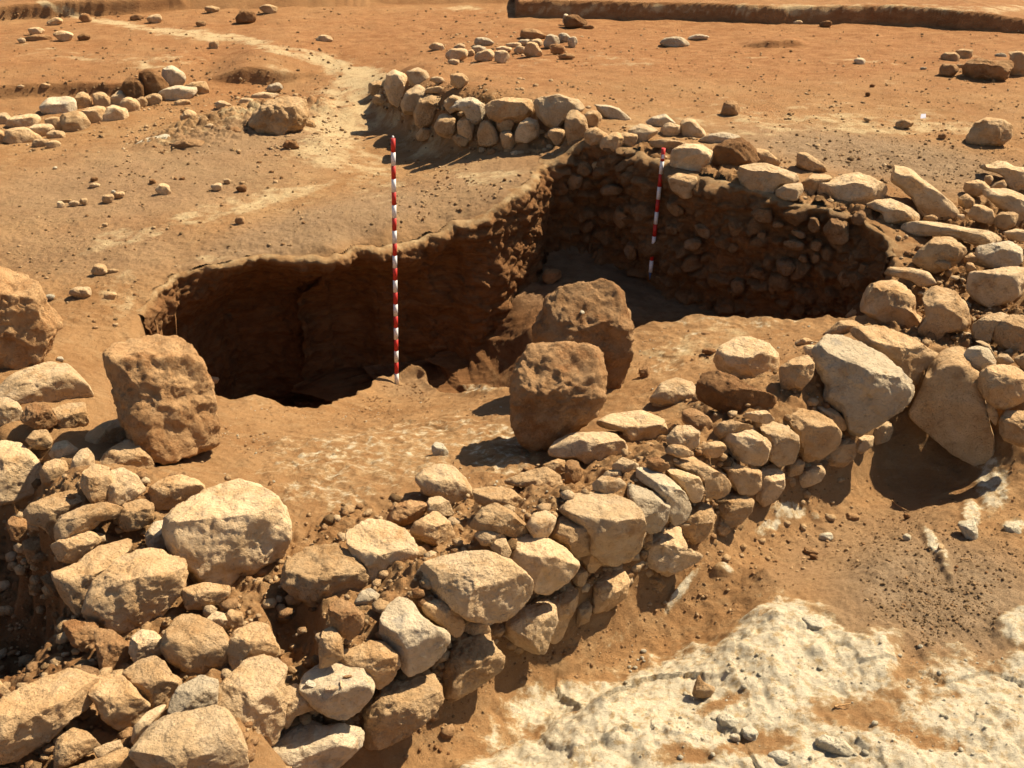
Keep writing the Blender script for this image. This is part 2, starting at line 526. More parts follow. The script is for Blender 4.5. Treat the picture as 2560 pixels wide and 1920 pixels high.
def ground_mat():
    t = NT("excavated_soil")
    geo = t.n("NewGeometry").outputs["Position"]
    sc = t.n("VectorMath", operation='MULTIPLY')
    t.l(geo, sc.inputs[0])
    sc.inputs[1].default_value = (1, 1.7, 2.2)
    at = lambda n: t.n("Attribute", attribute_name=n).outputs["Fac"]
    big = t.noise(geo, 1.7, 6, .62)
    mid = t.noise(sc.outputs[0], 6, 7, .68)
    fin = t.noise(geo, 38, 6, .72)
    vf = t.noise(geo, 130, 4, .75)
    c = t.mix(t.ramp(big, .35, .66), (.43, .25, .108), (.32, .17, .066))
    c = t.mix(t.math('MULTIPLY', t.ramp(mid, .46, .66), .65), c, (.50, .325, .155))
    c = t.mix(t.math('MULTIPLY', at("red"), .9), c, t.mix(t.ramp(mid, .35, .65), (.41, .205, .082), (.29, .122, .042)))
    c = t.mix(t.math('MULTIPLY', at("damp_shade"), .95), c, t.mix(t.ramp(mid, .35, .65), (.28, .135, .052), (.185, .083, .029)))  # darker damp soil whose colour also deepens the pit's shade
    ly = t.n("VectorMath", operation='MULTIPLY')
    t.l(geo, ly.inputs[0])
    ly.inputs[1].default_value = (.9, .9, 8.0)
    st = t.noise(ly.outputs[0], 2.4, 6, .65)
    c = t.mix(t.math('MULTIPLY', t.math('MULTIPLY', at("damp_shade"), t.ramp(st, .50, .66)), .8), c, (.30, .165, .07))
    c = t.mix(t.math('MULTIPLY', t.math('MULTIPLY', at("damp_shade"), t.ramp(st, .42, .30)), .5), c, (.085, .037, .014))
    c = t.mix(t.math('MULTIPLY', at("grey"), .85), c, t.mix(t.ramp(mid, .35, .65), (.38, .275, .165), (.27, .185, .105)))
    pale = t.math('ADD', at("pale"), t.math('MULTIPLY', t.math('SUBTRACT', t.noise(geo, 7, 8, .72), .5), 1.25))
    c = t.mix(t.math('MULTIPLY', t.ramp(pale, .36, .80), .85), c, (.62, .47, .255))
    wh = t.math('ADD', at("white"), t.math('MULTIPLY', t.math('SUBTRACT', t.noise(geo, 14, 7, .68), .5), 1.5))
    wm = t.ramp(wh, .42, .80)
    wc = t.mix(t.math('MULTIPLY', t.ramp(t.noise(geo, 21, 6, .7), .30, .56), t.ramp(wh, .48, .80)), (.56, .39, .19), (.78, .68, .48))
    c = t.mix(t.math('MULTIPLY', wm, .92), c, wc)
    c = t.mix(t.math('MULTIPLY', t.ramp(vf, .58, .74), .42), c, (.11, .055, .022))
    c = t.mix(t.math('MULTIPLY', t.ramp(fin, .60, .74), .35), c, (.48, .34, .18))
    c = t.mix(t.math('MULTIPLY', at("cob"), .7), c, t.mix(t.ramp(fin, .4, .6), (.27, .165, .08), (.20, .115, .052)))
    sk = t.ramp(t.noise(sc.outputs[0], 19, 5, .75), .57, .70)
    c = t.mix(t.math('MULTIPLY', sk, .45), c, (.19, .10, .042))
    t.l(c, t.b.inputs["Base Color"])
    t.b.inputs["Roughness"].default_value = .95
    nr = t.bump(mid, .03, .7)
    nr = t.bump(fin, .030, 1.0, nr)
    nr = t.bump(vf, .013, 1.0, nr)
    nr = t.bump(t.noise(geo, 330, 3, .7), .004, .8, nr)
    t.l(nr, t.b.inputs["Normal"])
    return t.m


def flat_mat(name, col, rough=.5, spec=.4):
    t = NT(name)
    geo = t.n("TexCoord").outputs["Object"]
    n = t.noise(geo, 60, 4, .6)
    c = t.mix(t.math('MULTIPLY', t.ramp(n, .48, .66), .55), col, tuple(x * .6 for x in col))
    t.l(c, t.b.inputs["Base Color"])
    t.b.inputs["Roughness"].default_value = rough
    t.b.inputs["Specular IOR Level"].default_value = spec
    return t.m


M['soil'] = ground_mat()
M['red_paint'] = flat_mat("red_paint", (.52, .03, .018))
M['white_paint'] = flat_mat("white_paint", (.74, .71, .68))
M['blue_steel'] = flat_mat("blue_steel", (.08, .11, .20))
M['paper'] = flat_mat("paper", (.75, .74, .8), .8, .1)
M['violet_ink'] = flat_mat("violet_ink", (.25, .15, .55), .7, .1)
M['twig'] = flat_mat("dry_twig", (.42, .25, .11), .9, .1)

# ------------------------------------------------------------------ the ground sheet
def axis(*seg):
    out = [seg[0][0]]
    for a, b, s in seg:
        n = max(1, int(round((b - a) / s)))
        out += list(a + (b - a) * (np.arange(n) + 1) / n)
    return np.array(out)


ys = axis((-60, -10, 12), (-10, 0, 2), (0, 2.9, .1), (2.9, 7.0, .0105), (7.0, 10.6, .0105), (10.6, 12.5, .018), (12.5, 17.4, .027), (17.4, 22, .2), (22, 60, 4), (60, 400, 40))
NC = 660
cu = np.linspace(-1, 1, NC)
oc = np.array([.06, .14, .25, .4, .6, .85, 1.2, 1.8, 3, 6, 14, 40, 150, 400])
half = .3945 * np.clip(ys, 2.9, 17.5) + .92
X = np.concatenate([-(half[:, None] + oc[None, ::-1]), half[:, None] * cu[None, :], half[:, None] + oc[None, :]], 1)
Y = np.repeat(ys[:, None], X.shape[1], 1)
nr_, nc_ = X.shape
xy = np.column_stack([X.ravel(), Y.ravel()])
lim = np.column_stack([np.clip(xy[:, 0], -16, 16), np.clip(xy[:, 1], -1, 24)])
z, up_, sd, nv, tt = ground(lim, True)
P = np.column_stack([xy, z])
px, py = project(P)
dx_, dy_ = px / K, py / K                 # overview pixels, to lay out soil colours


def blob(x, y, rx, ry, rot, soft=.5):
    a = math.radians(rot)
    u = (dx_ - x) * math.cos(a) + (dy_ - y) * math.sin(a)
    v = -(dx_ - x) * math.sin(a) + (dy_ - y) * math.cos(a)
    return 1 - smooth((np.sqrt((u / rx) ** 2 + (v / ry) ** 2) - (1 - soft)) / (2 * soft))


inview = (P[:, 1] > 2.5) & (P[:, 1] < 19)
white = np.zeros(len(P))
crust_poly = np.array([960, 1720, 1020, 1640, 1120, 1560, 1210, 1530, 1330, 1510, 1370, 1450, 1480, 1440, 1560, 1405, 1640, 1335, 1690, 1312, 1750, 1335, 1830, 1395, 1900, 1405, 1930, 1475, 2000, 1475, 2080, 1435, 2150, 1445, 2240, 1460, 2350, 1720], float).reshape(-1, 2)
m = inview & (dy_ > 1250)
sdc, _ = poly_sd(np.column_stack([dx_[m], dy_[m]]), crust_poly)
_cp = np.column_stack([P[m, 0], P[m, 1], P[m, 2]])
white[m] = smooth(.5 - (sdc - 25 + 60 * perlin(_cp * 2.3 + 4) + 34 * perlin(_cp * 6 + 40)) / 150) * (.98 + .25 * perlin(_cp * 3.1 + 12))
for b in ((2212, 1360, 60, 50, 0, .9), (1700, 1125, 45, 22, -10, .75), (1655, 1165, 38, 14, -30, .7), (1470, 1300, 75, 11, -50, .75), (1560, 1255, 28, 10, -15, .7), (1600, 1010, 10, 6, 0, .5),
          (1330, 1400, 60, 14, -30, .5), (1240, 1450, 60, 18, -30, .4), (1760, 1130, 14, 7, 20, .6), (1110, 1570, 60, 14, -30, .6), (2140, 1060, 40, 60, -20, .75), (2190, 1140, 30, 25, 0, .7), (2020, 1180, 14, 55, -35, .8), (2045, 1230, 10, 40, -25, .6), (2100, 1110, 22, 30, -30, .8),
          (2060, 1040, 70, 14, 20, .4), (2060, 985, 50, 20, 10, .3)):
    white = np.maximum(white, blob(*b[:5]) * b[5])
for b in ((780, 985, 280, 60, -6, .54), (900, 940, 200, 40, -6, .53), (700, 1060, 130, 55, 0, .54), (640, 960, 70, 30, -8, .5), (900, 1015, 110, 40, -20, .52), (730, 1060, 150, 30, 0, .5), (1000, 955, 90, 30, -10, .5), (1080, 970, 90, 80, 0, .56), (560, 865, 40, 16, -10, .5),
          (1600, 700, 200, 14, 0, .5), (1480, 745, 90, 26, -15, .5), (1440, 790, 50, 34, -20, .5), (1040, 848, 50, 8, -5, .6)):
    white = np.maximum(white, blob(*b[:5]) * b[5])
pale = np.zeros(len(P))
pth = np.array([100, 8, 180, 38, 250, 50, 330, 65, 440, 76, 530, 85, 600, 108, 700, 128, 750, 150, 760, 190, 740, 240, 720, 300, 690, 345], float).reshape(-1, 2)
for k in range(len(pth) - 1):
    for f in np.linspace(0, 1, 6):
        q = pth[k] * (1 - f) + pth[k + 1] * f
        wd = 9 + 26 * min(1, q[1] / 220)
        pale = np.maximum(pale, blob(q[0], q[1], wd * 2.2, wd * .6, 15, .8) * .62)
for b in ((880, 290, 150, 40, 30, .35), (500, 450, 160, 24, -14, .5), (560, 440, 120, 14, -18, .6), (230, 520, 80, 22, -20, .5), (330, 500, 90, 14, -20, .45), (260, 630, 50, 60, 20, .45), (780, 170, 60, 30, 0, .75), (450, 560, 90, 12, -15, .5), (640, 420, 120, 12, -18, .5), (560, 640, 30, 10, 0, .3),
          (800, 380, 90, 50, 30, .45), (1060, 380, 100, 20, 0, .4), (400, 300, 100, 20, -15, .3), (560, 250, 180, 30, -10, .4), (1750, 270, 420, 34, 0, .42), (1650, 230, 300, 20, 0, .3), (1400, 130, 900, 14, 0, .25), (200, 120, 500, 20, 5, .25), (1660, 20, 700, 14, 0, .5), (600, 20, 300, 6, 0, .2),
          (1500, 880, 120, 40, -15, .35), (700, 1120, 120, 40, 0, .3), (1250, 1480, 200, 30, -30, .3), (1550, 1300, 90, 50, -30, .3), (1480, 760, 160, 50, -15, .4)):
    pale = np.maximum(pale, blob(*b[:5]) * b[5])
red = np.where(inview, .22 + .55 * smooth((330 - dy_) / 220), .5)
for b in ((1500, 100, 800, 70, 0, .3), (400, 190, 300, 24, 0, .3), (1400, 110, 300, 40, 0, .2)):
    red = np.maximum(red, red + blob(*b[:5]) * b[5])
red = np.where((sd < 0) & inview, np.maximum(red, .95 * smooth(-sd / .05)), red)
_fm = inview & (dy_ < 520)
_fq = P[_fm] * np.array([1, 1.5, 1])
red[_fm] += .34 * perlin(_fq * .8 + 3) + .28 * perlin(_fq * 2.1 + 13) + .16 * perlin(_fq * 5 + 3)
pale[_fm] += .34 * np.maximum(perlin(_fq * 1.1 + 43), 0) + .30 * np.maximum(perlin(_fq * 3.1 + 23), 0) + .15 * perlin(_fq * 7 + 3)
_nm = inview & (dy_ >= 520)
pale[_nm] += .22 * np.maximum(perlin(P[_nm] * 2.3 + 43), 0) + .16 * perlin(P[_nm] * 6 + 3)
red = np.clip(red, 0, 1)
pale = np.clip(pale, 0, 1)
grey = np.zeros(len(P))
for b in ((2040, 1290, 260, 130, 15, .9), (1850, 1180, 200, 60, -20, .45), (300, 400, 360, 80, -8, .5), (700, 490, 320, 50, -15, .65), (1000, 420, 180, 60, -20, .5), (1900, 340, 300, 45, 8, .85), (2000, 370, 140, 40, 15, .6), (560, 300, 220, 40, -10, .55), (200, 540, 240, 60, 0, .4), (880, 830, 60, 30, 0, .4), (1850, 1330, 90, 60, 0, .6), (60, 1350, 160, 160, 0, .6), (1450, 620, 400, 60, 0, .5), (1250, 560, 160, 50, 0, .6)):
    grey = np.maximum(grey, blob(*b[:5]) * b[5])

# relief
q3 = np.column_stack([P[:, 0], P[:, 1], P[:, 2]])
near = smooth((13 - P[:, 1]) / 5)
rel = .018 * perlin(q3 * 1.9 + 3) + .011 * perlin(q3 * 5.2 + 9) + (.0085 * perlin(q3 * 15 + 5) + .0060 * perlin(q3 * 37 + 1)) * (.4 + .6 * near)
bump = perlin(q3 * 9 + 20)
for b in ((1640, 1612, 90, 30, -5), (1855, 1545, 130, 38, 5), (2010, 1610, 80, 30, 10), (1560, 1520, 60, 16, -20), (1480, 1640, 60, 20, 0)):
    white *= 1 - .6 * blob(*b, .7)
cr = np.clip(white * 1.4 - .3, 0, 1)
rel += cr * (.012 + .045 * np.maximum(perlin(q3 * 2.6 + 31), -.3) + .011 * np.abs(perlin(q3 * 9 + 17)) + .006 * perlin(q3 * 27 + 8) + .05 * (worley(q3 * 2.6 + .3 * np.column_stack([perlin(q3 * 4), perlin(q3 * 4 + 9), perlin(q3 * 4 + 19)]), 21)[2] - .5) * .6 - .009 * smooth((perlin(q3 * 13 + 71) - .28) / .2))
rel += np.clip(white, 0, .6) * (.05 * np.maximum(bump, 0) + .03 * np.abs(perlin(q3 * 5 + 55)))
rel += grey * .012 * np.abs(perlin(q3 * 24 + 13)) * near
rel *= np.where(P[:, 1] > 2.2, 1, .3)
P[:, 2] += rel
# pit sides: uneven earth with beds, hollowed out on the left
ins = (sd < .02) & inview
w_ = P[ins]
dep = up_[ins] - z[ins]
qf = dep / np.maximum(up_[ins] + 1.35, .3)
cave = .72 * np.exp(-((w_[:, 0] + 1.7) / 1.05) ** 2) * smooth((w_[:, 0] + 2.75) / .55) + .12 * smooth((-.3 - w_[:, 0]) / .5)
backside = smooth((nv[ins][:, 1] + .15) / .3)
g = smooth((qf - .10) / .62)
fade = smooth((1.05 + sd[ins]) / 1.0)
out = cave * g * fade * backside
P[ins, 0] += nv[ins][:, 0] * out
P[ins, 1] += nv[ins][:, 1] * out
P[ins, 2] -= .45 * np.exp(-((w_[:, 0] + 2.0) / .5) ** 2) * g * fade * backside * .3
lower_poly = np.array([-160, 985, 300, 985, 470, 1040, 620, 1110, 900, 1060, 1050, 1020, 1250, 960, 1450, 880, 1650, 780, 1950, 770, 1975, 850, 1640, 1060, 1240, 1280, 950, 1450, 620, 1590, 400, 1720, -60, 1720], float).reshape(-1, 2)
m = inview & (dy_ > 700)
sdl, _ = poly_sd(np.column_stack([dx_[m], dy_[m]]), lower_poly)
fill = smooth(-sdl / 45)
P[m, 2] += fill * (-.055 + .055 * np.abs(perlin(P[m] * 4.5 + 8)) + .045 * np.abs(perlin(P[m] * 10 + 3)) + .022 * perlin(P[m] * 23 + 3) + .010 * perlin(P[m] * 48))
P[m, 2] -= .16 * blob(634, 1359, 55, 80, 0, .5)[m]
grey[m] *= 1 - fill
pale[m] = np.maximum(pale[m], .34 * fill)


def cobbles(q, f, seed):
    a, b, r = worley(q * f + .3 * np.column_stack([perlin(q * f * 1.4), perlin(q * f * 1.4 + 30), perlin(q * f * 1.4 + 60)]), seed)
    return smooth((b - a) / .35) * (r > .35) * (.5 + r)


for poly_, low_, amp_, soft_ in (([1850, 700, 1905, 610, 1990, 510, 1880, 445, 2080, 420, 2240, 360, 2400, 360, 2400, 800, 2212, 790, 1990, 750, 1900, 740], .09, .06, 40),
                                 ([1270, 285, 1400, 290, 1560, 350, 1700, 390, 1900, 430, 1960, 500, 1860, 475, 1700, 440, 1500, 385, 1300, 335], .02, .05, 14),
                                 ([250, 320, 420, 240, 560, 205, 720, 195, 740, 250, 640, 300, 480, 330, 330, 340], -.06, .050, 40),
                                 ([840, 165, 930, 190, 1050, 200, 1220, 215, 1300, 300, 1200, 330, 1050, 330, 950, 320, 880, 290, 830, 230], .02, .05, 14)):
    pl_ = np.array(poly_, float).reshape(-1, 2)
    m = inview & (dx_ > pl_[:, 0].min() - 60) & (dx_ < pl_[:, 0].max() + 60) & (dy_ > pl_[:, 1].min() - 60) & (dy_ < pl_[:, 1].max() + 60)
    f_, _ = poly_sd(np.column_stack([dx_[m], dy_[m]]), pl_)
    f_ = smooth(-f_ / soft_)
    P[m, 2] += f_ * (-low_ + amp_ * .7 * cobbles(P[m], 7, 5) + amp_ * .5 * cobbles(P[m], 15, 8) + .4 * amp_ * perlin(P[m] * 5 + 9))
    pale[m] = np.maximum(pale[m], .30 * f_)      # the earth fill lies lower than the stones
# earth banked up against the foot of the front wall
m = inview & (P[:, 1] < 8) & (dy_ > 850)
fd = np.full(m.sum(), 9.0)
for f0 in _ln[1]:
    fd = np.minimum(fd, (P[m, 0] - f0[0]) ** 2 + (P[m, 1] - f0[1]) ** 2)
P[m, 2] += np.exp(-fd / .19 ** 2) * (.085 + .03 * perlin(P[m] * 3.1 + 2)) * smooth((-.30 - P[m, 2]) / .1) + np.exp(-fd / .3 ** 2) * .016 * np.abs(perlin(P[m] * 14 + 2))
# ragged rim
edge = inview & (np.abs(sd) < .25)
P[edge, 2] += .02 * perlin(P[edge] * 8 + 50) * np.exp(-(sd[edge] / .1) ** 2)

# sides of the pit as a fine sheet of their own shape, standing just proud of the coarse ground sheet
rim_f = relax(resample(RIMXY, .0135), 1)
nf = len(rim_f)
tg = np.roll(rim_f, -3, 0) - np.roll(rim_f, 3, 0)
tg /= np.linalg.norm(tg, axis=1)[:, None]
area = np.sum(rim_f[:, 0] * np.roll(rim_f[:, 1], -1) - np.roll(rim_f[:, 0], -1) * rim_f[:, 1])
no = np.column_stack([tg[:, 1], -tg[:, 0]]) * (1 if area > 0 else -1)
no = relax(no, 60)
no /= np.linalg.norm(no, axis=1)[:, None]
NT_ = 120
tv = np.linspace(0, 1, NT_)
zt = upper(rim_f)
zf = np.minimum(rbf_eval(FLP, FW, rim_f - no * .12) - .34, zt - .1)
_l3 = np.column_stack([rim_f, np.zeros(nf)])
SW = np.zeros((nf, NT_, 3))
zz_ = zt[:, None] - .008 * (tv[None] < .004) + (.002 + .008 * perlin(_l3 * 9 + 7))[:, None] * np.exp(-((tv[None] - .012) / .006) ** 2) + (zf - zt)[:, None] * np.maximum(tv[None] - .012, 0)
q_ = (zt[:, None] - zz_) / np.maximum(zt[:, None] + 1.35, .3)
back_ = smooth((no[:, 1] + .15) / .3)
cav = .66 * np.exp(-((rim_f[:, 0] + 1.7) / 1.05) ** 2) * smooth((rim_f[:, 0] + 2.75) / .55) + .12 * smooth((-.3 - rim_f[:, 0]) / .5)
off_ = (cav * back_)[:, None] * smooth((q_ - .015) / .45)
lip = np.where(tv[None] < .004, (.05 + .10 * np.maximum(perlin(_l3 * 5 + 3) + .4 * perlin(_l3 * 14), -.3))[:, None], 0)
base_in = .05 + .03 * tv[None] * (1 - back_[:, None])
xyb = rim_f[:, None, :] + no[:, None, :] * (off_ - base_in * smooth(tv[None] / .03) + lip)[..., None]
pw = np.concatenate([xyb, zz_[..., None]], 2).reshape(-1, 3)
nz_ = (.10 * perlin(pw * np.array([1.9, 1.9, 3]) + 4) + .016 * perlin(pw * np.array([4, 4, 14]) + 40) + .022 * perlin(pw * 6 + 44) + .022 * perlin(pw * 13 + 2) + .012 * perlin(pw * 29 + 6) + .007 * perlin(pw * 60 + 6)).reshape(nf, NT_)
lump = np.abs(perlin(pw * 7 + 77)).reshape(nf, NT_)


_w1, _w2, _wr = worley(pw * np.array([5.2, 5.2, 8.0]) + .35 * np.column_stack([perlin(pw * 9), perlin(pw * 9 + 30), perlin(pw * 9 + 60)]), 3)
_x1, _x2, _xr = worley(pw * np.array([13, 13, 16]), 9)
rub = smooth((pw[:, 0] - .25) / .3).reshape(nf, NT_)
cob = (smooth((_w2 - _w1) / .30) * (_wr > .38)).reshape(nf, NT_)
cob2 = (smooth((_x2 - _x1) / .30) * (_xr > .5)).reshape(nf, NT_)
cobble = rub * np.maximum(cob * (.045 + .05 * _wr.reshape(nf, NT_)), cob2 * .03) + (1 - rub) * np.maximum(cob2 * .026, cob * .030 * _wr.reshape(nf, NT_))
am = (np.where(tv < .004, 0, .30 + .70 * smooth(tv / .05)))[None]
SW[..., :2] = xyb + no[:, None, :] * ((nz_ - .03 * lump - cobble) * am)[..., None]
SW[..., 2] = zz_ + .012 * perlin(pw * 8 + 90).reshape(nf, NT_)
ia = np.arange(nf * NT_).reshape(nf, NT_)
ib = np.roll(ia, -1, 0)
FS = np.stack([ia[:, :-1], ib[:, :-1], ib[:, 1:], ia[:, 1:]], -1)[(back_ > .015) & (zt > -.5)].reshape(-1, 4)
if area > 0:
    FS = FS[:, ::-1]
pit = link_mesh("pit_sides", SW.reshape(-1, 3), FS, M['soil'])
tag(pit, kind="structure")
qf_ = (zt[:, None] - SW[..., 2]).ravel()
for nm, arr in (("white", .16 * np.exp(-(qf_ / .05) ** 2)), ("pale", .48 * np.exp(-(qf_ / .06) ** 2)), ("red", .95 * smooth(qf_ / .10)), ("damp_shade", smooth(qf_ / .12) * (1 - .55 * (rub * cob).ravel())), ("cob", (rub * np.maximum(cob, .6 * cob2)).ravel()), ("grey", np.zeros(nf * NT_))):  # dark soil tone down the sides also deepens their shade
    a = pit.data.attributes.new(nm, 'FLOAT', 'POINT')
    a.data.foreach_set("value", arr.astype(np.float32))

idx = np.arange(nr_ * nc_).reshape(nr_, nc_)
F = np.stack([idx[:-1, :-1], idx[:-1, 1:], idx[1:, 1:], idx[1:, :-1]], -1).reshape(-1, 4)
bs_ = smooth((nv[:, 1] + .15) / .3)
cut = (up_ > -.45) & (sd < -.003) & (tt < .985) & (bs_ > .9) & inview
F = F[~cut[F].any(1)]
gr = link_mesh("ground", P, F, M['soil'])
tag(gr, kind="structure")
for nm, arr in (("white", white), ("pale", pale), ("red", red), ("damp_shade", np.clip(np.where((sd < -.03) & inview, smooth((-sd - .03) / .1) * smooth((up_ - z - .05) / .15), 0) + .8 * blob(40, 1340, 190, 190, 0, .4) * (dy_ > 1000), 0, 1)), ("grey", grey)):  # dark pit soil, plus shade painted into the left drop by a blob
    a = gr.data.attributes.new(nm, 'FLOAT', 'POINT')
    a.data.foreach_set("value", arr.astype(np.float32))

# ------------------------------------------------------------------ stones
def ico(level):
    import bmesh
    bm = bmesh.new()
    bmesh.ops.create_icosphere(bm, subdivisions=level, radius=1.0)
    v = np.array([p.co[:] for p in bm.verts])
    f = np.array([[q.index for q in p.verts] for p in bm.faces])
    bm.free()
    return v, f


ICO = {k: ico(k) for k in (1, 2, 3, 4, 5, 6)}
TILE = {  # close-up regions of the photograph: origin and scale
    'D': (0, 0, 1 / K), '1': (0, 0, 2.765), '2': (800, 0, 2.765), '3': (1600, 0, 2.765), '4': (1760, 300, 2.765), '5': (0, 600, 2.765), '6': (800, 600, 2.765), '7': (1600, 600, 2.765),
    '8': (0, 1320, 2.765), '9': (800, 1320, 2.765), '10': (1600, 1320, 2.765), '11': (0, 960, 2.765), '12': (800, 960, 2.765), '13': (1600, 960, 2.765),
    'R1': (2160, 60, 5.53), 'R2': (2160, 390, 5.53), 'R3': (2160, 700, 5.53), 'R4': (2160, 900, 5.53), 'R5': (2160, 1180, 5.53), 'B1': (1360, 360, 4.424), 'B2': (1800, 500, 5.53)}


def outline(tile, nums):
    ox, oy, s = TILE[tile]
    v = list(nums)
    if len(v) < 6:
        x, y, rx, ry = v[:4]
        rot = math.radians(v[4]) if len(v) > 4 else 0
        a = np.linspace(0, 2 * math.pi, 28, endpoint=False)
        k = 1 + .10 * np.sin(2 * a + x) + .07 * np.sin(3 * a + y) + .05 * np.sin(5 * a + x + y)
        ex, ey = rx * np.cos(a) * k, ry * np.sin(a) * k
        p = np.column_stack([x + ex * math.cos(rot) - ey * math.sin(rot), y + ex * math.sin(rot) + ey * math.cos(rot)])
    else:
        p = np.array(v, float).reshape(-1, 2)
    return p / s + np.array([ox, oy])


def polar(p, n=96):
    x, y = p[:, 0], p[:, 1]
    x2, y2 = np.roll(x, -1), np.roll(y, -1)
    cr_ = x * y2 - x2 * y
    A = cr_.sum() / 2
    c = np.array([((x + x2) * cr_).sum(), ((y + y2) * cr_).sum()]) / (6 * A)
    th = np.linspace(0, 2 * math.pi, n, endpoint=False)
    R = np.zeros(n)
    for k in range(len(p)):
        a, b = p[k] - c, p[(k + 1) % len(p)] - c
        e = b - a
        dxx, dyy = np.cos(th), np.sin(th)
        den = dxx * e[1] - dyy * e[0]
        den = np.where(np.abs(den) < 1e-9, 1e-9, den)
        t = (a[0] * e[1] - a[1] * e[0]) / den
        s = (a[0] * dyy - a[1] * dxx) / den
        ok = (t > 0) & (s >= -1e-6) & (s <= 1 + 1e-6)
        R = np.where(ok & (t > R), t, R)
    R = np.where(R <= 0, np.median(R[R > 0]), R)
    R = (np.roll(R, 1) + 2 * R + np.roll(R, -1)) / 4
    return c, th, R, abs(A)


CAT = {"boulder": "boulder", "wall_stone": "stone", "fieldstone": "stone", "squared_block": "stone block", "slab": "stone slab", "rubble_stone": "stone", "loose_stone": "stone", "flake": "stone flake"}


def stone(name, col, mode, p, label, group, seed, T=None, off=None, rough=None, lvl=None, blk=2.6, flat=.72, facets=9, lift=0.0, front=.80, ft=90.0, tt=0.0, turn=0.0):
    group = group or ''
    g = np.random.default_rng(seed)
    c, th, R, A = polar(p)
    if group == 'stones of the wall in the foreground' and turn == 0 and mode == 'c':
        turn = 32.0 if c[0] > 1000 else 15.0
    rp = math.sqrt(A / math.pi)                    # mean radius in photograph pixels
    if lvl is None:
        lvl = 6 if rp > 85 else 5 if rp > 34 else 4 if rp > 13 else 3 if rp > 6 else 2
    Tn = .82 if T is None else T
    if mode == 'g':
        lo = p[:, 1].max()
        bx = p[p[:, 1] > lo - .15 * (lo - p[:, 1].min()), 0].mean()
        hp, t = hit(bx, lo - .08 * (lo - p[:, 1].min()))
        hp = hp[0]
        d0 = math.hypot(hp[0], hp[1])
        dist = hp[1] * cP - (hp[2] - H) * sP
        Rm = rp / FPX * dist
        d = ray(c[0], c[1])
        k = (d0 + (.45 if off is None else off) * Tn * Rm) / math.hypot(d[0], d[1])
        C = d * k + np.array([0, 0, H])
    else:
        hp, t = hit(c[0], c[1])
        d = ray(c[0], c[1])
        dist = hp[0][1] * cP - (hp[0][2] - H) * sP
        Rm = rp / FPX * dist
        C = hp[0] - d * (Tn * Rm * ((.30 if off is None else off) + (.12 if col != 'b' else 0)))
    grow = {'stones of the wall in the foreground': 1.12, 'stones of the wall at the right': 1.07, 'stones along the top of the chamber\'s back wall': 1.08, 'stones of the curved wall': 1.10, 'far left row of stones': 1.26, 'far stones': 1.05}.get(group, 1.0)
    R = R * grow
    if group in ('far left row of stones', 'stones of the curved wall'):
        lift += .05
    if group.startswith('stones along'):
        lift += .10
    if group.endswith('wall at the right') and mode == 'c':
        lift += .06
    lift += {'b': .075}.get(col, .04 if group in ('stones of the wall in the foreground', 'stones of the wall at the right') and mode == 'c' else 0)
    C = C - d * lift
    depth = C[1] * cP - (C[2] - H) * sP
    s = depth / FPX
    Rm = rp * s
    wv = -d
    rt = np.cross(d, np.array([0, 0, 1.0]))
    rt /= np.linalg.norm(rt)
    uv = np.cross(rt, d)
    V, F = ICO[lvl]
    a, b, w = V[:, 0], V[:, 1], V[:, 2]
    sr = np.sqrt(a * a + b * b) + 1e-9
    k = (sr ** blk + np.abs(w) ** blk) ** (-1 / blk)
    ph = np.mod(np.arctan2(-b, a), 2 * math.pi)    # picture y runs down
    rr = np.interp(ph, np.append(th, 2 * math.pi), np.append(R, R[0])) / rp
    q = np.column_stack([a / sr * rr * sr * k, b / sr * rr * sr * k, w * k * Tn])   # in units of Rm
    al = math.asin(max(-1, min(1, -d[2])))
    planes = []
    for deg, dd, tr in ((tt, flat * (.62 + .38 * Tn), 0.0), (ft, front * Tn, math.radians(turn))):
        a_ = math.radians(deg) + al
        planes.append(((math.sin(tr), math.cos(a_) * math.cos(tr), math.sin(a_) * math.cos(tr)), dd))
    for _ in range(facets + int(g.integers(-3, 4)) if facets > 6 else facets):
        nn = g.normal(size=3)
        nn[2] = abs(nn[2]) + .25
        nn /= np.linalg.norm(nn)
        ext = (q @ nn).max()
        planes.append((nn, ext * g.uniform(.74, .95)))
    lo0, hi0 = q[:, :2].min(0), q[:, :2].max(0)
    for nn, dd in planes:
        nn = np.asarray(nn, float) + g.normal(size=3) * .09
        nn /= np.linalg.norm(nn)
        over = q @ nn - dd
        q = q - np.maximum(over, 0)[:, None] * nn * .95
    lo1, hi1 = q[:, :2].min(0), q[:, :2].max(0)
    q[:, :2] = (q[:, :2] - lo1) / (hi1 - lo1) * (hi0 - lo0) + lo0
    o3 = g.uniform(0, 100, 3)
    rg = {'o': 1.7, 'p': 1.6, 'r': 1.9, 't': 1.2, 'b': 1.2, 'w': 1.2}.get(col, 1.0) if rough is None else rough
    nrm = q / (np.linalg.norm(q, axis=1)[:, None] + 1e-9)
    ds = (.03 if blk >= 3.9 else .065) * perlin(q * 1.3 + o3) + .040 * rg * perlin(q * 2.9 + o3)
    if lvl >= 4:
        ds += .020 * rg * perlin(q * 6.5 + o3) - .022 * rg * np.maximum(perlin(q * 4.5 + o3 + 7) - .15, 0)
    if lvl >= 5:
        ds += .011 * rg * perlin(q * 14 + o3) + .006 * rg * perlin(q * 30 + o3)
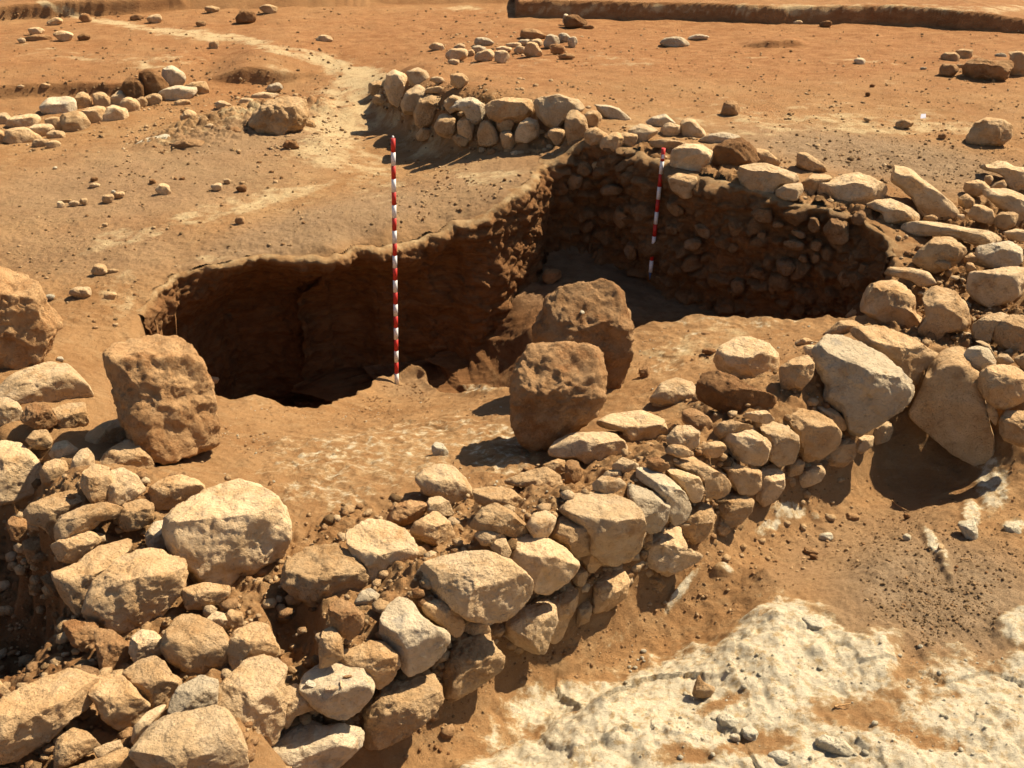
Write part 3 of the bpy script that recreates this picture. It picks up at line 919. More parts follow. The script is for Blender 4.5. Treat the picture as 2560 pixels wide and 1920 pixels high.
    if lvl >= 4:                                   # broken, chipped patches
        for f_, a_ in ((2.0, .055), (4.6, .026)) if lvl >= 5 else ((2.2, .05),):
            w1, w2, rv = worley(q * f_ + .25 * np.column_stack([perlin(q * 3 + o3), perlin(q * 3 + o3 + 9), perlin(q * 3 + o3 + 19)]) + o3, seed % 200)
            ds += a_ * min(rg, 1.4) * (rv - .6) * smooth((w2 - w1) / .16)
    if lvl >= 6:
        ds += .0035 * rg * perlin(q * 60 + o3)
    if lvl <= 3:
        ds *= 1.4
    q = q + nrm * ds[:, None]
    ang = np.mod(np.arctan2(-q[:, 1], q[:, 0]), 2 * math.pi)   # fit the silhouette back to its outline
    NB = 60 if lvl >= 5 else 40 if lvl == 4 else 24 if lvl == 3 else 12
    rad = np.hypot(q[:, 0], q[:, 1])
    bi = np.minimum((ang / (2 * math.pi) * NB).astype(int), NB - 1)
    mx = np.zeros(NB)
    np.maximum.at(mx, bi, rad)
    mid_ = (np.arange(NB) + .5) / NB * 2 * math.pi
    want = np.interp(mid_, np.append(th, 2 * math.pi), np.append(R, R[0])) / rp
    fac = np.clip(want / np.maximum(mx, .2), .6, 1.7)
    fac = (np.roll(fac, 1) + 2 * fac + np.roll(fac, -1)) / 4
    fq = np.interp(ang, np.concatenate([[mid_[-1] - 2 * math.pi], mid_, [mid_[0] + 2 * math.pi]]), np.concatenate([[fac[-1]], fac, [fac[0]]]))
    q[:, :2] *= fq[:, None]
    Wd = (q[:, 0:1] * rt + q[:, 1:2] * uv + q[:, 2:3] * wv) * Rm
    o = link_mesh(name, Wd, F, M[col], loc=C)
    tag(o, label, CAT[name], group)
    return o


TABLE = """
#loose blocks beside the pit
5 squared_block p g 770 800 780 725 845 668 920 650 1130 640 1270 655 1370 740 1430 850 1455 960 1475 1040 1480 1200 1485 1420 1460 1490 1300 1525 1060 1550 950 1530 870 1400 820 1220 800 1000 780 900 | tall upright reddish squared block standing left of the dark hollow | blk=3.6,T=.7,flat=.95,front=.85,off=.3,facets=0,rough=1.6,ft=68,turn=18
6 boulder o g 1310 1130 1300 1000 1330 900 1390 770 1470 705 1700 695 1870 700 1950 750 1985 900 1985 1090 1940 1190 1850 1280 1700 1390 1590 1500 1480 1500 1390 1420 1320 1300 | big orange boulder in front of its taller twin on the pit edge | blk=3,T=.85,flat=.80,tt=36,front=.9,facets=1,rough=1.7,turn=4
6 boulder o g 1455 690 1460 620 1560 380 1680 315 1800 290 1930 262 2040 300 2110 380 2170 600 2165 800 2130 960 2050 1050 1980 1080 1800 1040 1600 900 | taller of the two orange boulders, behind the other, with a white chip on it | blk=3,T=.8,flat=.82,tt=44,facets=1,rough=1.7,turn=12
#stones of the wall in the foreground
11 boulder c c 1190 960 1210 870 1290 810 1430 750 1600 710 1700 698 1810 750 1900 830 1960 960 1970 1060 1940 1160 1890 1250 1750 1340 1580 1400 1440 1380 1350 1310 1280 1220 1210 1100 | largest rounded pale boulder on top of the foreground wall, below the squared block | T=.9,flat=.68,off=.55,facets=4
8 slab t c 660 370 720 300 800 260 850 210 1000 180 1120 190 1200 260 1290 330 1270 380 1230 500 1150 560 1050 640 950 710 860 720 740 660 650 580 600 500 | broad angular slab with a flat lit top left of the largest rounded boulder | flat=.55,T=.8,off=.45
8 wall_stone t c 395 260 560 235 690 165 900 150 1000 185 800 260 690 350 680 460 640 600 570 680 500 560 440 430 | tan stone jutting over the shadowed left drop, behind the broad angular slab | off=.2,flat=.6
11 wall_stone t c 190 850 240 800 400 770 560 770 590 840 480 890 400 950 400 1040 340 1060 280 960 220 930 | flat topped tan stone at the brink of the shadowed left drop | flat=.6
11 wall_stone t c 390 960 450 880 600 850 720 850 800 890 830 930 800 980 700 970 600 1020 480 1060 400 1060 | flat lit stone between the brink and the striped split stone | flat=.6
11 wall_stone t c 375 1080 450 1050 580 1030 650 1060 690 1130 600 1170 530 1220 470 1220 410 1190 | small blocky stone with a shadowed front on the brink of the left drop | off=.5
11 wall_stone t c 570 680 600 600 680 560 760 600 770 700 740 820 680 830 610 800 | left half of the striped split stone below the squared block | off=.5
11 wall_stone c c 750 690 790 600 870 590 950 660 990 760 900 810 800 880 745 860 | smooth right half of the striped split stone below the squared block | off=.5
11 wall_stone t c 1030 780 1060 690 1150 650 1260 640 1350 690 1410 750 1300 820 1200 850 1080 850 | flat cream stone touching the upper left of the largest rounded boulder | flat=.6
11 wall_stone t c 830 880 880 820 1000 810 1060 860 1040 960 950 1000 860 1000 830 960 | knobbly tan stone casting a shadow left of the largest rounded boulder | off=.6
11 wall_stone g c 1015 1030 1080 960 1160 960 1150 1050 1110 1170 1050 1160 1015 1090 | small upright grey stone wedged against the largest rounded boulder | off=.6
11 boulder c c 0 410 80 400 170 440 230 530 280 650 260 740 180 780 80 800 -40 800 -120 600 | speckled oval boulder cut by the left edge, below the round knobbly cobble | off=.4
11 wall_stone t c 290 590 330 540 400 525 460 560 460 640 420 690 340 690 290 670 | small smooth stone right of the speckled oval boulder | off=.5
11 wall_stone c c 480 600 520 510 570 460 620 455 650 520 640 590 580 650 530 650 | narrow pale stone leaning above the striped split stone | off=.5
11 wall_stone c c 350 470 400 400 470 400 530 470 510 530 450 550 390 530 | pale grey flecked stone above the small smooth stone | off=.4
11 fieldstone o c 270 225 100 90 | round knobbly cobble resting on the big pale flat boulder at left | off=.7,lift=.05
11 wall_stone t c 190 370 250 320 330 330 350 400 330 460 230 440 | small dented stone right under the round knobbly cobble | off=.6
11 wall_stone t c 570 390 630 310 740 265 880 250 925 320 900 380 800 430 660 420 | oblong brown stone touching the foot of the squared block | off=.6
11 wall_stone t c 690 540 760 450 900 395 960 430 1030 540 1055 640 960 690 850 620 740 600 | ridged stone in front of the squared block, behind the striped split stone | off=.4
5 slab c c -40 1010 60 950 150 900 350 865 460 900 520 980 580 1080 600 1140 480 1150 380 1160 200 1120 100 1140 -60 1120 | big pale flat boulder at the left edge under the rough pitted boulder | flat=.6,off=.3
5 wall_stone c c -30 1100 60 1090 130 1150 150 1250 90 1300 -40 1290 | pale corner stone at the left edge below the big pale flat boulder | off=.3
11 wall_stone t c 370 160 480 140 590 150 590 290 520 350 430 320 380 250 | tan slab lying beside the round knobbly cobble | flat=.6,off=.2
5 boulder p g 0 170 60 190 160 260 230 290 300 380 315 510 380 590 370 660 300 700 260 850 180 900 60 905 -100 860 -200 600 -120 250 | rough pitted boulder cut by the left edge of the photo, shaded below | blk=3,T=.8,rough=1.8
11 wall_stone t c 1270 1410 1310 1385 1430 1380 1580 1430 1570 1490 1500 1530 1400 1550 1290 1530 | smooth orange wedge stone just below the largest rounded boulder | off=.6
8 wall_stone c c 900 830 930 740 1000 705 1080 740 1130 820 1110 890 1000 900 930 920 | small round pale cobble perched below the broad angular slab | off=.7
8 wall_stone t c 1135 780 1180 700 1280 600 1380 610 1460 670 1540 740 1580 850 1580 950 1510 1060 1380 1030 1260 950 1180 880 | large tan stone with a flat sloping face right of the small round pale cobble | off=.4
8 fieldstone c c 1430 620 1500 575 1550 600 1590 680 1570 720 1500 690 | small smooth pebble lying above the large tan sloping stone | off=.6
8 fieldstone t c 1550 640 1600 560 1680 600 1670 680 1610 700 | little crusted lump right of the small smooth pebble | off=.5
8 wall_stone t c 1580 780 1650 700 1780 670 1860 700 1890 800 1920 900 1830 940 1680 980 1600 1000 | earth covered rounded stone right of the large tan sloping stone | off=.15
8 wall_stone t c 880 960 1000 910 1100 905 1150 960 1180 1040 1240 1090 1190 1180 1120 1230 1050 1260 1000 1220 950 1110 910 1020 | smooth leaning stone under the small round pale cobble | off=.5
8 wall_stone t c 650 1080 680 1030 760 1010 870 1040 920 1120 960 1200 1010 1270 950 1330 920 1400 850 1420 780 1370 710 1290 680 1180 | tall narrow stone tilted beside the long flat boulder at the lower left | off=.5
8 wall_stone g c 1160 1240 1200 1150 1260 1080 1350 1060 1400 1040 1510 1100 1490 1170 1470 1260 1330 1290 1240 1270 | chipped grey and cream stone between two larger pale ones near the lower left | off=.4
8 boulder c c 1470 1180 1520 1090 1640 1000 1740 930 1860 920 1950 980 2000 1030 1960 1120 1960 1240 1920 1380 1860 1480 1730 1520 1640 1420 1590 1330 1480 1270 | big pale weathered boulder on the front edge, right of the chipped grey stone | off=.45,flat=.7
8 boulder c c 950 1470 1000 1400 1100 1320 1200 1280 1350 1290 1520 1290 1590 1350 1640 1480 1660 1600 1650 1760 1250 1760 1100 1650 1000 1560 | big pale boulder cut by the bottom edge, with a small silvery fleck | flat=.62,off=.45
8 wall_stone c c 900 1440 930 1350 1030 1280 1140 1255 1150 1290 1050 1360 980 1420 950 1480 | smooth sliver of pale stone behind the boulder cut by the bottom edge | off=.3
8 boulder t c -100 1280 0 1180 80 1130 200 1100 340 1080 500 1065 590 1110 660 1190 620 1290 570 1360 440 1400 250 1490 80 1530 -100 1500 -150 1400 | long flat boulder filling the lower left corner, lit on top | flat=.55,off=.5
8 wall_stone t c 390 1500 430 1430 530 1395 610 1450 650 1520 680 1580 560 1590 450 1620 370 1620 | knobbly stone under the long flat boulder in the lower left corner | off=.5
8 fieldstone c c 660 1500 750 1490 830 1490 840 1560 720 1600 680 1570 | thin pale flag beside the knobbly stone at the bottom left | off=.2,T=.5
8 wall_stone t c 350 1650 500 1620 700 1620 850 1590 930 1680 900 1760 300 1760 | tan stone cut by the bottom edge at the lower left | off=.3,flat=.6
8 wall_stone t c 0 1020 20 1080 60 1160 0 1170 -60 1100 | tip of a tan stone at the left edge beside the shadowed drop | off=.3
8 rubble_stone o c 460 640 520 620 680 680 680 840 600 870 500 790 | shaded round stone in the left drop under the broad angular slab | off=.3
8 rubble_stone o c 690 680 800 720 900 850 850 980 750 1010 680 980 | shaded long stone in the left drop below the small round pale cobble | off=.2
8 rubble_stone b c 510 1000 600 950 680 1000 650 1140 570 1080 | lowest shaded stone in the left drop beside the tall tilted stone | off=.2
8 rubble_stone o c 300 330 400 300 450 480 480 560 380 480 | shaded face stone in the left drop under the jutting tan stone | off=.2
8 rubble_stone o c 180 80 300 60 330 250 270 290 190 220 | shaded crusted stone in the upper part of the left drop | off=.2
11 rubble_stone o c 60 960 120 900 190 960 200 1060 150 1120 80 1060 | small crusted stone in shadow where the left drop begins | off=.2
8 wall_stone c c 1960 1110 2060 1090 2180 1200 2150 1270 2040 1290 1960 1380 1950 1200 | cracked cream stone wedged right of the big weathered boulder | off=.3
9 boulder g c -90 1010 0 950 140 945 270 980 330 1050 360 1120 330 1190 240 1270 150 1310 50 1280 -60 1190 -120 1090 | round flat topped boulder with stone flakes lying on it | flat=.55,off=.5
9 wall_stone t c 280 1240 370 1160 480 1080 620 1040 760 1020 820 1130 835 1230 760 1320 600 1420 440 1490 330 1480 290 1380 | rough pitted face stone right of the boulder with flakes, at the wall foot | off=.5,rough=1.7
9 boulder g c -390 1520 -300 1430 -200 1370 -90 1320 20 1400 160 1400 290 1470 260 1570 180 1630 60 1700 -150 1760 -380 1720 | big fissured stone at the wall foot under the boulder with flakes | off=.4,flat=.65
9 wall_stone t c 140 900 200 840 360 790 450 810 530 890 540 960 480 1050 380 1110 340 1000 180 940 | rounded tan stone just behind the boulder with flakes | off=.5
9 boulder g c 430 720 440 620 500 540 570 490 650 530 700 620 780 690 870 730 880 790 820 880 720 960 600 1000 540 920 480 820 | bluish grey rounded boulder partly shaded by a leaf shaped stone | off=.5
9 wall_stone t c 670 490 750 480 850 510 940 580 990 660 970 730 920 750 850 680 740 600 | leaf shaped stone leaning on the bluish grey boulder | off=.9,T=.6
9 boulder c c 695 350 720 270 800 210 900 200 1000 180 1150 180 1290 230 1390 310 1440 380 1430 470 1350 560 1270 620 1150 640 1020 610 940 550 850 490 720 420 | largest oblong pale boulder on the front of the foreground wall | flat=.66,off=.6,T=.85
9 boulder c c 1300 170 1340 110 1430 60 1560 80 1680 140 1780 240 1750 310 1690 370 1580 440 1500 430 1430 350 1400 290 1320 220 | smooth pale boulder right behind the largest oblong one | off=.6,flat=.66
9 fieldstone g c 240 510 290 440 350 420 410 470 430 540 380 560 290 550 | small bluish grey cobble on the crusted rocks | off=.7
9 wall_stone o c 70 540 150 490 230 540 300 620 280 700 200 770 140 730 80 650 | crusted orange stone beside the small bluish grey cobble | off=.4
9 wall_stone t c 0 800 30 720 100 690 150 780 150 900 60 940 -10 950 | upright tan stone behind the boulder with flakes, on the left | off=.4
9 wall_stone t c 860 930 880 820 1000 740 1100 710 1160 740 1200 840 1260 900 1240 990 1130 1060 980 1150 850 1200 830 1120 860 1030 | square pitted face stone standing at the wall foot under the oblong boulder | blk=3.4,rough=2,off=.4
9 wall_stone c c 1290 740 1300 640 1370 580 1450 540 1560 500 1620 560 1630 650 1590 740 1560 850 1480 850 1370 800 | cream face stone with a stepped top below the smooth pale boulder | off=.5
9 wall_stone t c 1560 510 1640 440 1720 400 1780 460 1770 540 1720 640 1690 740 1620 800 1590 730 1630 630 | tan face stone right of the stepped cream one | off=.3
9 wall_stone t c 1780 560 1840 500 1880 550 1860 640 1780 680 | small square face stone near the wall foot, right of the tan face stone | off=.3
9 wall_stone t c 1880 420 1960 330 2080 290 2130 360 2110 470 2000 560 1890 590 | worn face stone at the wall foot under the squared cream block | off=.3
12 wall_stone c c 210 1110 200 1040 250 1000 350 940 480 970 600 1040 660 1150 660 1220 600 1330 480 1420 380 1430 330 1330 260 1200 | flaking whitish rock with a deep shaded front on the wall top | flat=.5,off=.2,rough=1.6
12 wall_stone t c -250 1350 -200 1200 -60 1130 50 1130 130 1130 220 1210 300 1300 350 1380 330 1440 250 1470 150 1470 60 1530 -60 1540 | crusted orange outcrop left of the flaking whitish rock | flat=.5,off=.1,rough=2.6
12 wall_stone t c 630 1020 660 960 800 885 890 960 925 1060 880 1100 780 1120 680 1080 | pointed tan stone resting above the largest oblong boulder | off=.8
12 wall_stone c c 730 860 760 790 830 780 890 820 920 910 850 910 760 900 | small rounded stone with a blue grey top, behind the pointed tan stone | off=.7
12 boulder c c 670 650 720 600 830 560 920 580 1000 660 1055 760 1030 850 950 910 880 840 830 790 740 760 | rounded wedge of pale stone with a dark hole, where the inner floor begins | off=.6
12 wall_stone o c 470 920 510 840 620 810 730 830 720 900 640 950 540 990 480 970 | dark shaded stone left of the small rounded blue topped one | off=.4
12 wall_stone c c 1070 1040 1120 1005 1200 1010 1280 1060 1270 1090 1200 1120 1120 1110 | flat oval cobble lying above the smooth pale boulder | off=.5
12 fieldstone c c 1180 1130 1220 1080 1280 1070 1320 1160 1300 1200 1240 1190 | small smooth pebble tucked against the smooth pale boulder | off=.8
12 wall_stone t c 1040 980 1130 860 1220 830 1330 890 1400 950 1430 1040 1340 1060 1220 1020 1100 1010 | jagged tan stone in the middle of the wall top | off=.4
12 wall_stone c c 1430 980 1480 900 1560 880 1630 930 1600 1010 1560 1070 1480 1060 | square pale stone left of the squared cream block | off=.5
12 wall_stone t c 1060 730 1180 715 1320 730 1400 800 1470 880 1440 930 1330 890 1250 850 1100 830 | flat earth stained rock right of the wedge with the dark hole | flat=.5,off=.15
12 wall_stone t c 1260 690 1400 620 1560 580 1650 640 1680 760 1600 820 1480 790 1420 720 | crusted hump of tan rock under the long pale stone | off=.2,rough=1.6
12 squared_block c c 1660 840 1720 800 1850 770 2000 775 2130 810 2205 880 2230 1000 2200 1130 2060 1230 1960 1220 1880 1150 1880 1050 1790 990 1690 920 | large squared cream block in the front face of the wall | blk=3.6,flat=.6,off=.45,T=.9
12 wall_stone t c 1600 1060 1640 960 1700 910 1760 950 1850 1000 1890 1070 1870 1160 1780 1190 1700 1110 | lumpy stone against the left side of the squared cream block | off=.55
12 wall_stone c c 1590 500 1640 400 1750 350 1900 340 2010 335 2090 400 2120 480 2000 540 1900 570 1800 520 1680 520 | long pale stone lying at the foot of the big orange boulder | off=.5
12 fieldstone o c 1695 560 1720 530 1780 540 1810 620 1790 680 1700 695 | small dark upright stone below the long pale stone | off=.8
12 fieldstone t c 1540 560 1640 520 1690 530 1690 600 1640 620 1560 590 | flat little stone left of the small dark upright one | off=.5
12 wall_stone c c 1890 690 1950 640 2070 650 2110 690 2000 770 1900 740 | pale knuckle of stone behind the squared cream block | off=.4
12 fieldstone c c 2020 570 2090 510 2200 550 2160 620 2060 620 | small faceted stone below the right end of the long pale stone | off=.5
12 fieldstone c c 2025 640 60 50 | little pale cobble in front of the small faceted stone | off=.6
12 wall_stone c c 1910 290 2000 230 2100 210 2212 190 2350 230 2400 340 2350 420 2250 460 2150 440 2090 330 1980 330 | broad cream rock beside the big orange boulder's foot, behind the long pale stone | off=.35,flat=.6
13 wall_stone c c 190 380 250 300 340 290 400 330 400 410 330 470 220 470 | cream rock with an earthy top right of the broad cream rock | off=.3
13 wall_stone o c 290 220 340 175 400 190 470 230 515 300 500 370 440 390 400 320 310 280 | knobbly brown stone below the dark layered stone | off=.5
7 wall_stone r c 405 1070 430 960 520 920 640 950 760 1010 900 1040 915 1090 880 1140 780 1180 680 1220 560 1180 430 1130 | dark layered stone carrying the round pale stone | off=.6,rough=1.8
7 boulder c c 530 850 560 760 660 690 740 680 860 710 930 770 940 850 900 960 800 980 650 950 560 910 | round pale flat topped stone balanced on the dark layered stone | flat=.6,lift=.12,off=.9
7 wall_stone t c 970 900 1050 830 1140 795 1190 860 1180 940 1120 1030 1000 1050 980 960 | tan stone standing right of the round balanced stone | off=.7
7 fieldstone c c 1200 775 65 45 | small round pale cobble behind the big chalky boulder | off=.6
7 fieldstone t c 1140 710 60 30 | flat small stone further behind the big chalky boulder | off=.4
7 boulder g c 1190 850 1280 700 1350 690 1480 730 1620 780 1750 860 1850 960 1860 1020 1800 1120 1720 1190 1620 1280 1570 1330 1480 1310 1430 1200 1310 1130 1310 1040 1250 960 | big chalky grey boulder with a broken front near the right end of the wall | flat=.6,off=.5,T=.85
7 boulder t c 1430 690 1530 640 1660 620 1850 670 1980 730 2080 770 2000 860 1940 940 1880 1010 1840 960 1740 850 1600 770 | broad rough topped boulder behind the big chalky grey one | flat=.55,off=.4
7 wall_stone t c 1270 680 1370 570 1460 550 1540 590 1500 650 1380 690 | smooth stone on the far lip, left of the leaning pair of boulders | off=.5
7 wall_stone c c 80 1110 150 1000 240 960 340 980 405 1050 380 1110 290 1170 200 1180 120 1160 | rounded pale stone half buried left of the dark layered stone | off=.3
13 wall_stone g c -20 600 100 600 200 660 300 740 350 830 320 920 240 960 190 900 190 820 80 730 -20 690 | long grey cream face stone sloping down right of the squared cream block | off=.45
13 wall_stone g c -90 700 0 725 100 760 195 830 180 940 130 1010 70 1020 20 960 -30 880 -80 800 | blunt grey face stone touching the squared cream block | off=.5
13 wall_stone c c 150 600 220 590 330 620 400 640 440 720 420 790 370 810 300 720 220 660 | pale wedge between two long face stones | off=.4
13 wall_stone t c 185 540 230 495 330 500 450 560 560 610 620 660 600 740 530 775 450 760 430 680 340 620 260 580 200 580 | long tan face stone, third to the right of the squared cream block | off=.45
13 wall_stone t c 440 520 510 490 600 530 700 570 820 580 830 690 790 740 720 760 620 690 600 620 500 560 | long face stone under the oval pale stone | off=.45
13 boulder c c 735 425 165 108 8 | smooth oval pale stone on the front of the wall | off=.75
13 wall_stone t c 515 340 540 280 620 255 720 265 780 280 740 320 620 340 570 390 | low stone peeping out behind the oval pale stone | off=.4
13 wall_stone c c 780 280 900 270 1000 300 1080 350 1090 420 1070 520 980 560 890 510 900 430 840 350 | split cream stone right of the oval pale stone | off=.5
13 wall_stone t c 940 240 1080 190 1200 200 1300 240 1370 310 1360 400 1270 490 1180 530 1110 480 1090 380 1000 290 | large rough tan stone right of the split cream stone | off=.5
13 wall_stone c c 1190 170 1270 150 1360 190 1440 270 1410 310 1370 300 1300 230 | smooth slanting stone under the front of the big chalky boulder | off=.4
13 wall_stone c c 715 235 760 200 860 180 930 230 880 270 780 260 | small whitish stone under the dark layered stone | off=.5
13 wall_stone t c 1240 520 1300 440 1400 360 1470 400 1480 490 1420 560 1310 580 | rounded face stone at the wall foot below the big chalky boulder | off=.4
13 wall_stone c c 1480 400 1530 360 1600 350 1600 420 1540 480 1480 500 | small bright face stone second from the right end of the wall foot | off=.4
13 wall_stone c c 1600 330 1690 245 1740 300 1720 380 1640 430 1600 420 | last face stone at the right end of the wall foot | off=.4
13 wall_stone c c 790 760 830 600 900 560 980 620 990 700 940 800 880 840 810 830 | upright pale face stone under the split cream stone | off=.35
13 wall_stone t c 1000 590 1080 510 1130 540 1120 610 1040 650 | small face stone tucked under the large rough tan stone | off=.3
13 wall_stone c c 1090 660 1160 560 1230 545 1270 590 1250 660 1150 720 1080 720 | pale face stone resting on the soil below the large rough tan stone | off=.35
13 wall_stone t c 500 800 560 770 690 760 770 790 760 870 700 950 630 990 540 950 | rounded lower face stone under the long stone beneath the oval | off=.4
13 fieldstone t c 530 980 590 960 625 1010 590 1050 540 1040 | small stone on the soil touching the rounded lower face stone | off=.7
13 wall_stone t c 270 960 400 820 490 850 505 940 460 1050 390 1100 310 1060 | pitted lower face stone under the long grey cream one | off=.35
13 wall_stone c c 40 1160 90 1060 200 1000 260 990 280 1060 330 1140 410 1130 415 1180 370 1220 200 1320 60 1260 0 1220 | jagged cream stone at the wall foot right of the squared cream block | off=.35,rough=1.7
13 loose_stone t g -100 1360 -60 1300 0 1295 80 1280 180 1360 130 1430 40 1435 -60 1410 | stone lying loose on the soil in front of the jagged cream stone |
13 fieldstone t c 500 450 90 50 | brown stone in the gap left of the oval pale stone | off=.3
13 fieldstone t c 270 465 90 40 | flat stone in the gap behind the long tan face stone | off=.3
13 fieldstone o c 120 560 70 50 | crusted small stone behind the long grey cream face stone | off=.3
9 fieldstone t c 2080 130 90 100 | lumpy small stone under the right side of the squared cream block | off=.2
9 wall_stone t c 1900 160 90 130 | lumpy face stone under the left part of the squared cream block | off=.15
9 wall_stone t c 1790 330 60 60 | small stone between the smooth pale boulder and the squared cream block | off=.2
9 wall_stone t c 1080 690 100 50 | tan stone in the shade right under the largest oblong boulder | off=.1
#stones of the wall at the right
R4 slab t c 1180 -196 1250 -90 1330 60 1520 190 1600 500 1700 750 1830 1000 1850 1200 1950 1500 1700 1430 1300 1270 1000 1070 760 950 690 870 780 560 830 180 890 0 1060 -130 | tall pointed slab leaning in shade at the right end of the wall | blk=4,T=.35,front=.85,flat=1.5,off=.75,facets=2,rough=.5,ft=80
R3 wall_stone g c 1350 1140 1440 960 1540 920 1680 930 1800 1080 1810 1150 1700 1220 1560 1270 1470 1220 | smooth grey tan stone right of the pointed slab's tip | off=.6
R3 wall_stone c c 1520 900 1600 850 1720 890 1850 1080 1800 1090 1690 930 | cream stone hidden behind the smooth grey tan stone | off=.3
R3 wall_stone c c 1820 1110 1870 1030 1960 1020 2080 1110 2000 1160 1850 1180 | small cream stone two to the right of the pointed slab's tip | off=.5
R3 wall_stone t c 2070 1110 2212 1000 2320 1100 2260 1260 2120 1170 | shaded stone at the right edge beyond the small cream one | off=.5
R3 wall_stone t c 1600 1350 1700 1230 1850 1190 2000 1180 2130 1230 2212 1330 2230 1600 2050 1760 1900 1780 1760 1700 1620 1550 | orange crusted stone right of the pointed slab | off=.6
R4 wall_stone t c 1880 860 1930 740 2212 690 2350 900 2260 1180 2000 1140 1920 1050 | smooth shaded stone low at the right edge under the orange crusted one | off=.4
R4 rubble_stone t c 1660 640 1760 570 1870 780 1850 900 1740 800 | narrow shaded stone wedged along the pointed slab's right side | off=.4
R4 fieldstone c c 665 530 100 95 | little sunlit stone in the dark gap left of the pointed slab | off=.6
R3 boulder c c 1500 680 1560 600 1660 500 1860 420 2010 490 1850 600 1800 700 1790 860 1560 860 | pale half of the shaded pair near the right edge | off=.5,flat=.6
R3 boulder t c 1800 680 1880 580 2000 500 2212 470 2350 700 2212 980 2000 960 1850 880 | brown half of the shaded pair at the right edge | off=.5,flat=.6
7 boulder t c 1540 440 1560 350 1650 300 1740 285 1820 330 1880 390 1890 480 1990 540 1970 620 1890 680 1780 640 1660 570 1540 520 | rounded shaded boulder of the leaning pair at the chamber's right end | off=.5,flat=.75
4 boulder t c 1500 1240 1560 1160 1700 1180 1790 1260 1830 1370 1820 1440 1700 1460 1640 1550 1580 1560 1500 1490 1550 1380 | lit right boulder of the leaning pair, earth between them | off=.45,flat=.7
4 fieldstone t c 980 1370 1040 1280 1090 1290 1100 1380 1060 1400 | small dark stone touching the left foot of the leaning pair | off=.5
4 wall_stone c c 1240 1090 1290 1030 1420 1025 1540 1035 1610 1110 1500 1150 1440 1110 1330 1100 | low pale stone above the leaning pair of boulders | off=.4,flat=.6
4 boulder t c 1460 1000 1490 920 1580 820 1680 805 1760 850 1800 890 1760 960 1710 1010 1620 1060 1520 1030 | domed boulder under the long flat slab | off=.5
4 boulder g c 1890 900 1960 870 2090 830 2170 870 2190 960 2150 1010 1990 1030 1890 1020 | upper part of the notched pale block near the right edge | off=.6,flat=.65
4 boulder c c 1840 1080 1960 1050 2100 1000 2200 1000 2190 1180 2120 1240 2000 1300 1900 1260 1840 1200 | lower part of the notched pale block near the right edge | off=.55,flat=.7
4 slab c c 1380 760 1480 720 1620 720 1780 730 1940 730 2060 780 1990 820 1860 850 1740 810 1580 800 1480 850 1400 830 | long flat slab lit on top above the domed boulder | flat=.45,off=.45,T=.7
4 wall_stone c c 2070 790 2150 755 2212 760 2280 800 2212 840 2120 830 | small flat stone right of the long flat slab | off=.4
4 boulder c c 1110 620 1180 570 1280 550 1400 590 1480 640 1470 720 1380 730 1250 720 1230 650 | angular flat topped stone at the wall corner below the long leaning stone | flat=.5,off=.5
4 slab c c 1285 400 1310 340 1380 330 1470 400 1600 480 1720 560 1765 610 1740 670 1640 700 1530 670 1440 540 1300 470 | long leaning rectangular stone on the right part of the wall | flat=.6,off=.7,T=.8
R2 boulder c c 1560 230 1700 170 1820 95 1930 90 2050 150 2212 140 2350 300 2212 450 2120 490 1980 400 1940 290 1800 250 1650 260 | lit flat topped boulder at the right edge, highest of its heap | flat=.55,off=.5
R2 wall_stone t c 1400 380 1560 330 1640 350 1730 430 1680 500 1550 570 1440 540 1390 470 | brown shaded cobble left of the lit flat topped boulder | off=.6
R2 fieldstone t c 1720 330 60 60 | pebble between the brown shaded cobble and the lit boulder | off=.5
R2 wall_stone t c 1740 480 1800 390 1910 320 1960 400 1940 470 1830 490 | shaded small stone under the lit flat topped boulder | off=.5
R2 boulder c c 1590 540 1750 490 1950 470 2100 510 2212 550 2350 700 2212 980 2110 980 2000 760 1880 740 1720 620 | big slanting pale stone at the right edge in the heap's middle | flat=.55,off=.5
R2 wall_stone t c 1300 600 1400 520 1520 600 1520 680 1440 730 1330 690 | rough small stone right of the long leaning stone | off=.5
R2 wall_stone t c 1440 850 1520 680 1640 690 1760 740 1800 850 1790 930 1650 920 1550 890 | lumpy stone at the lower end of the heap, left of the square cobble | off=.5
R2 wall_stone t c 1800 880 1880 790 2060 765 2110 820 2080 960 1960 1020 1860 1000 1820 930 | square cobble at the foot of the heap near the right edge | off=.6
R2 fieldstone t c 920 860 90 45 | low shaded stone under the long leaning stone | off=.4
R2 fieldstone c c 1340 840 45 40 | tiny pebble in the dark hole at the lower end of the long leaning stone | off=.4
R2 fieldstone t c 1100 1500 100 60 | knob of stone at the lower right of the domed boulder | off=.8
R2 fieldstone t c 1480 1420 90 70 | crumbly stone in the earth left of the notched block | off=.4
R2 fieldstone t c 1470 1540 70 60 | second crumbly stone, below the other, left of the notched block | off=.4
#stones along the top of the chamber's back wall
4 boulder c c 780 470 860 440 950 390 1040 365 1140 390 1250 450 1220 550 1130 590 1010 610 900 590 810 540 | widest lit slab on the back wall top, left of the long leaning stone | flat=.45,off=.5
4 boulder c c 240 340 330 310 420 305 560 340 650 380 640 430 520 450 480 560 380 520 280 470 240 400 | big lit stone on the back wall top right of the red mound | flat=.5,off=.5
4 wall_stone c c 500 490 560 450 660 430 680 480 650 550 560 560 510 540 | small stone below the gap between the two big lit wall top stones | off=.5
4 wall_stone t c 675 440 740 380 840 370 880 410 800 440 760 540 690 530 | tan stone touching the left of the widest lit slab | off=.5
4 wall_stone t c 640 240 690 225 790 280 860 340 800 360 700 350 650 330 | wedge shaped brown stone on the bank behind the widest lit slab | off=.5
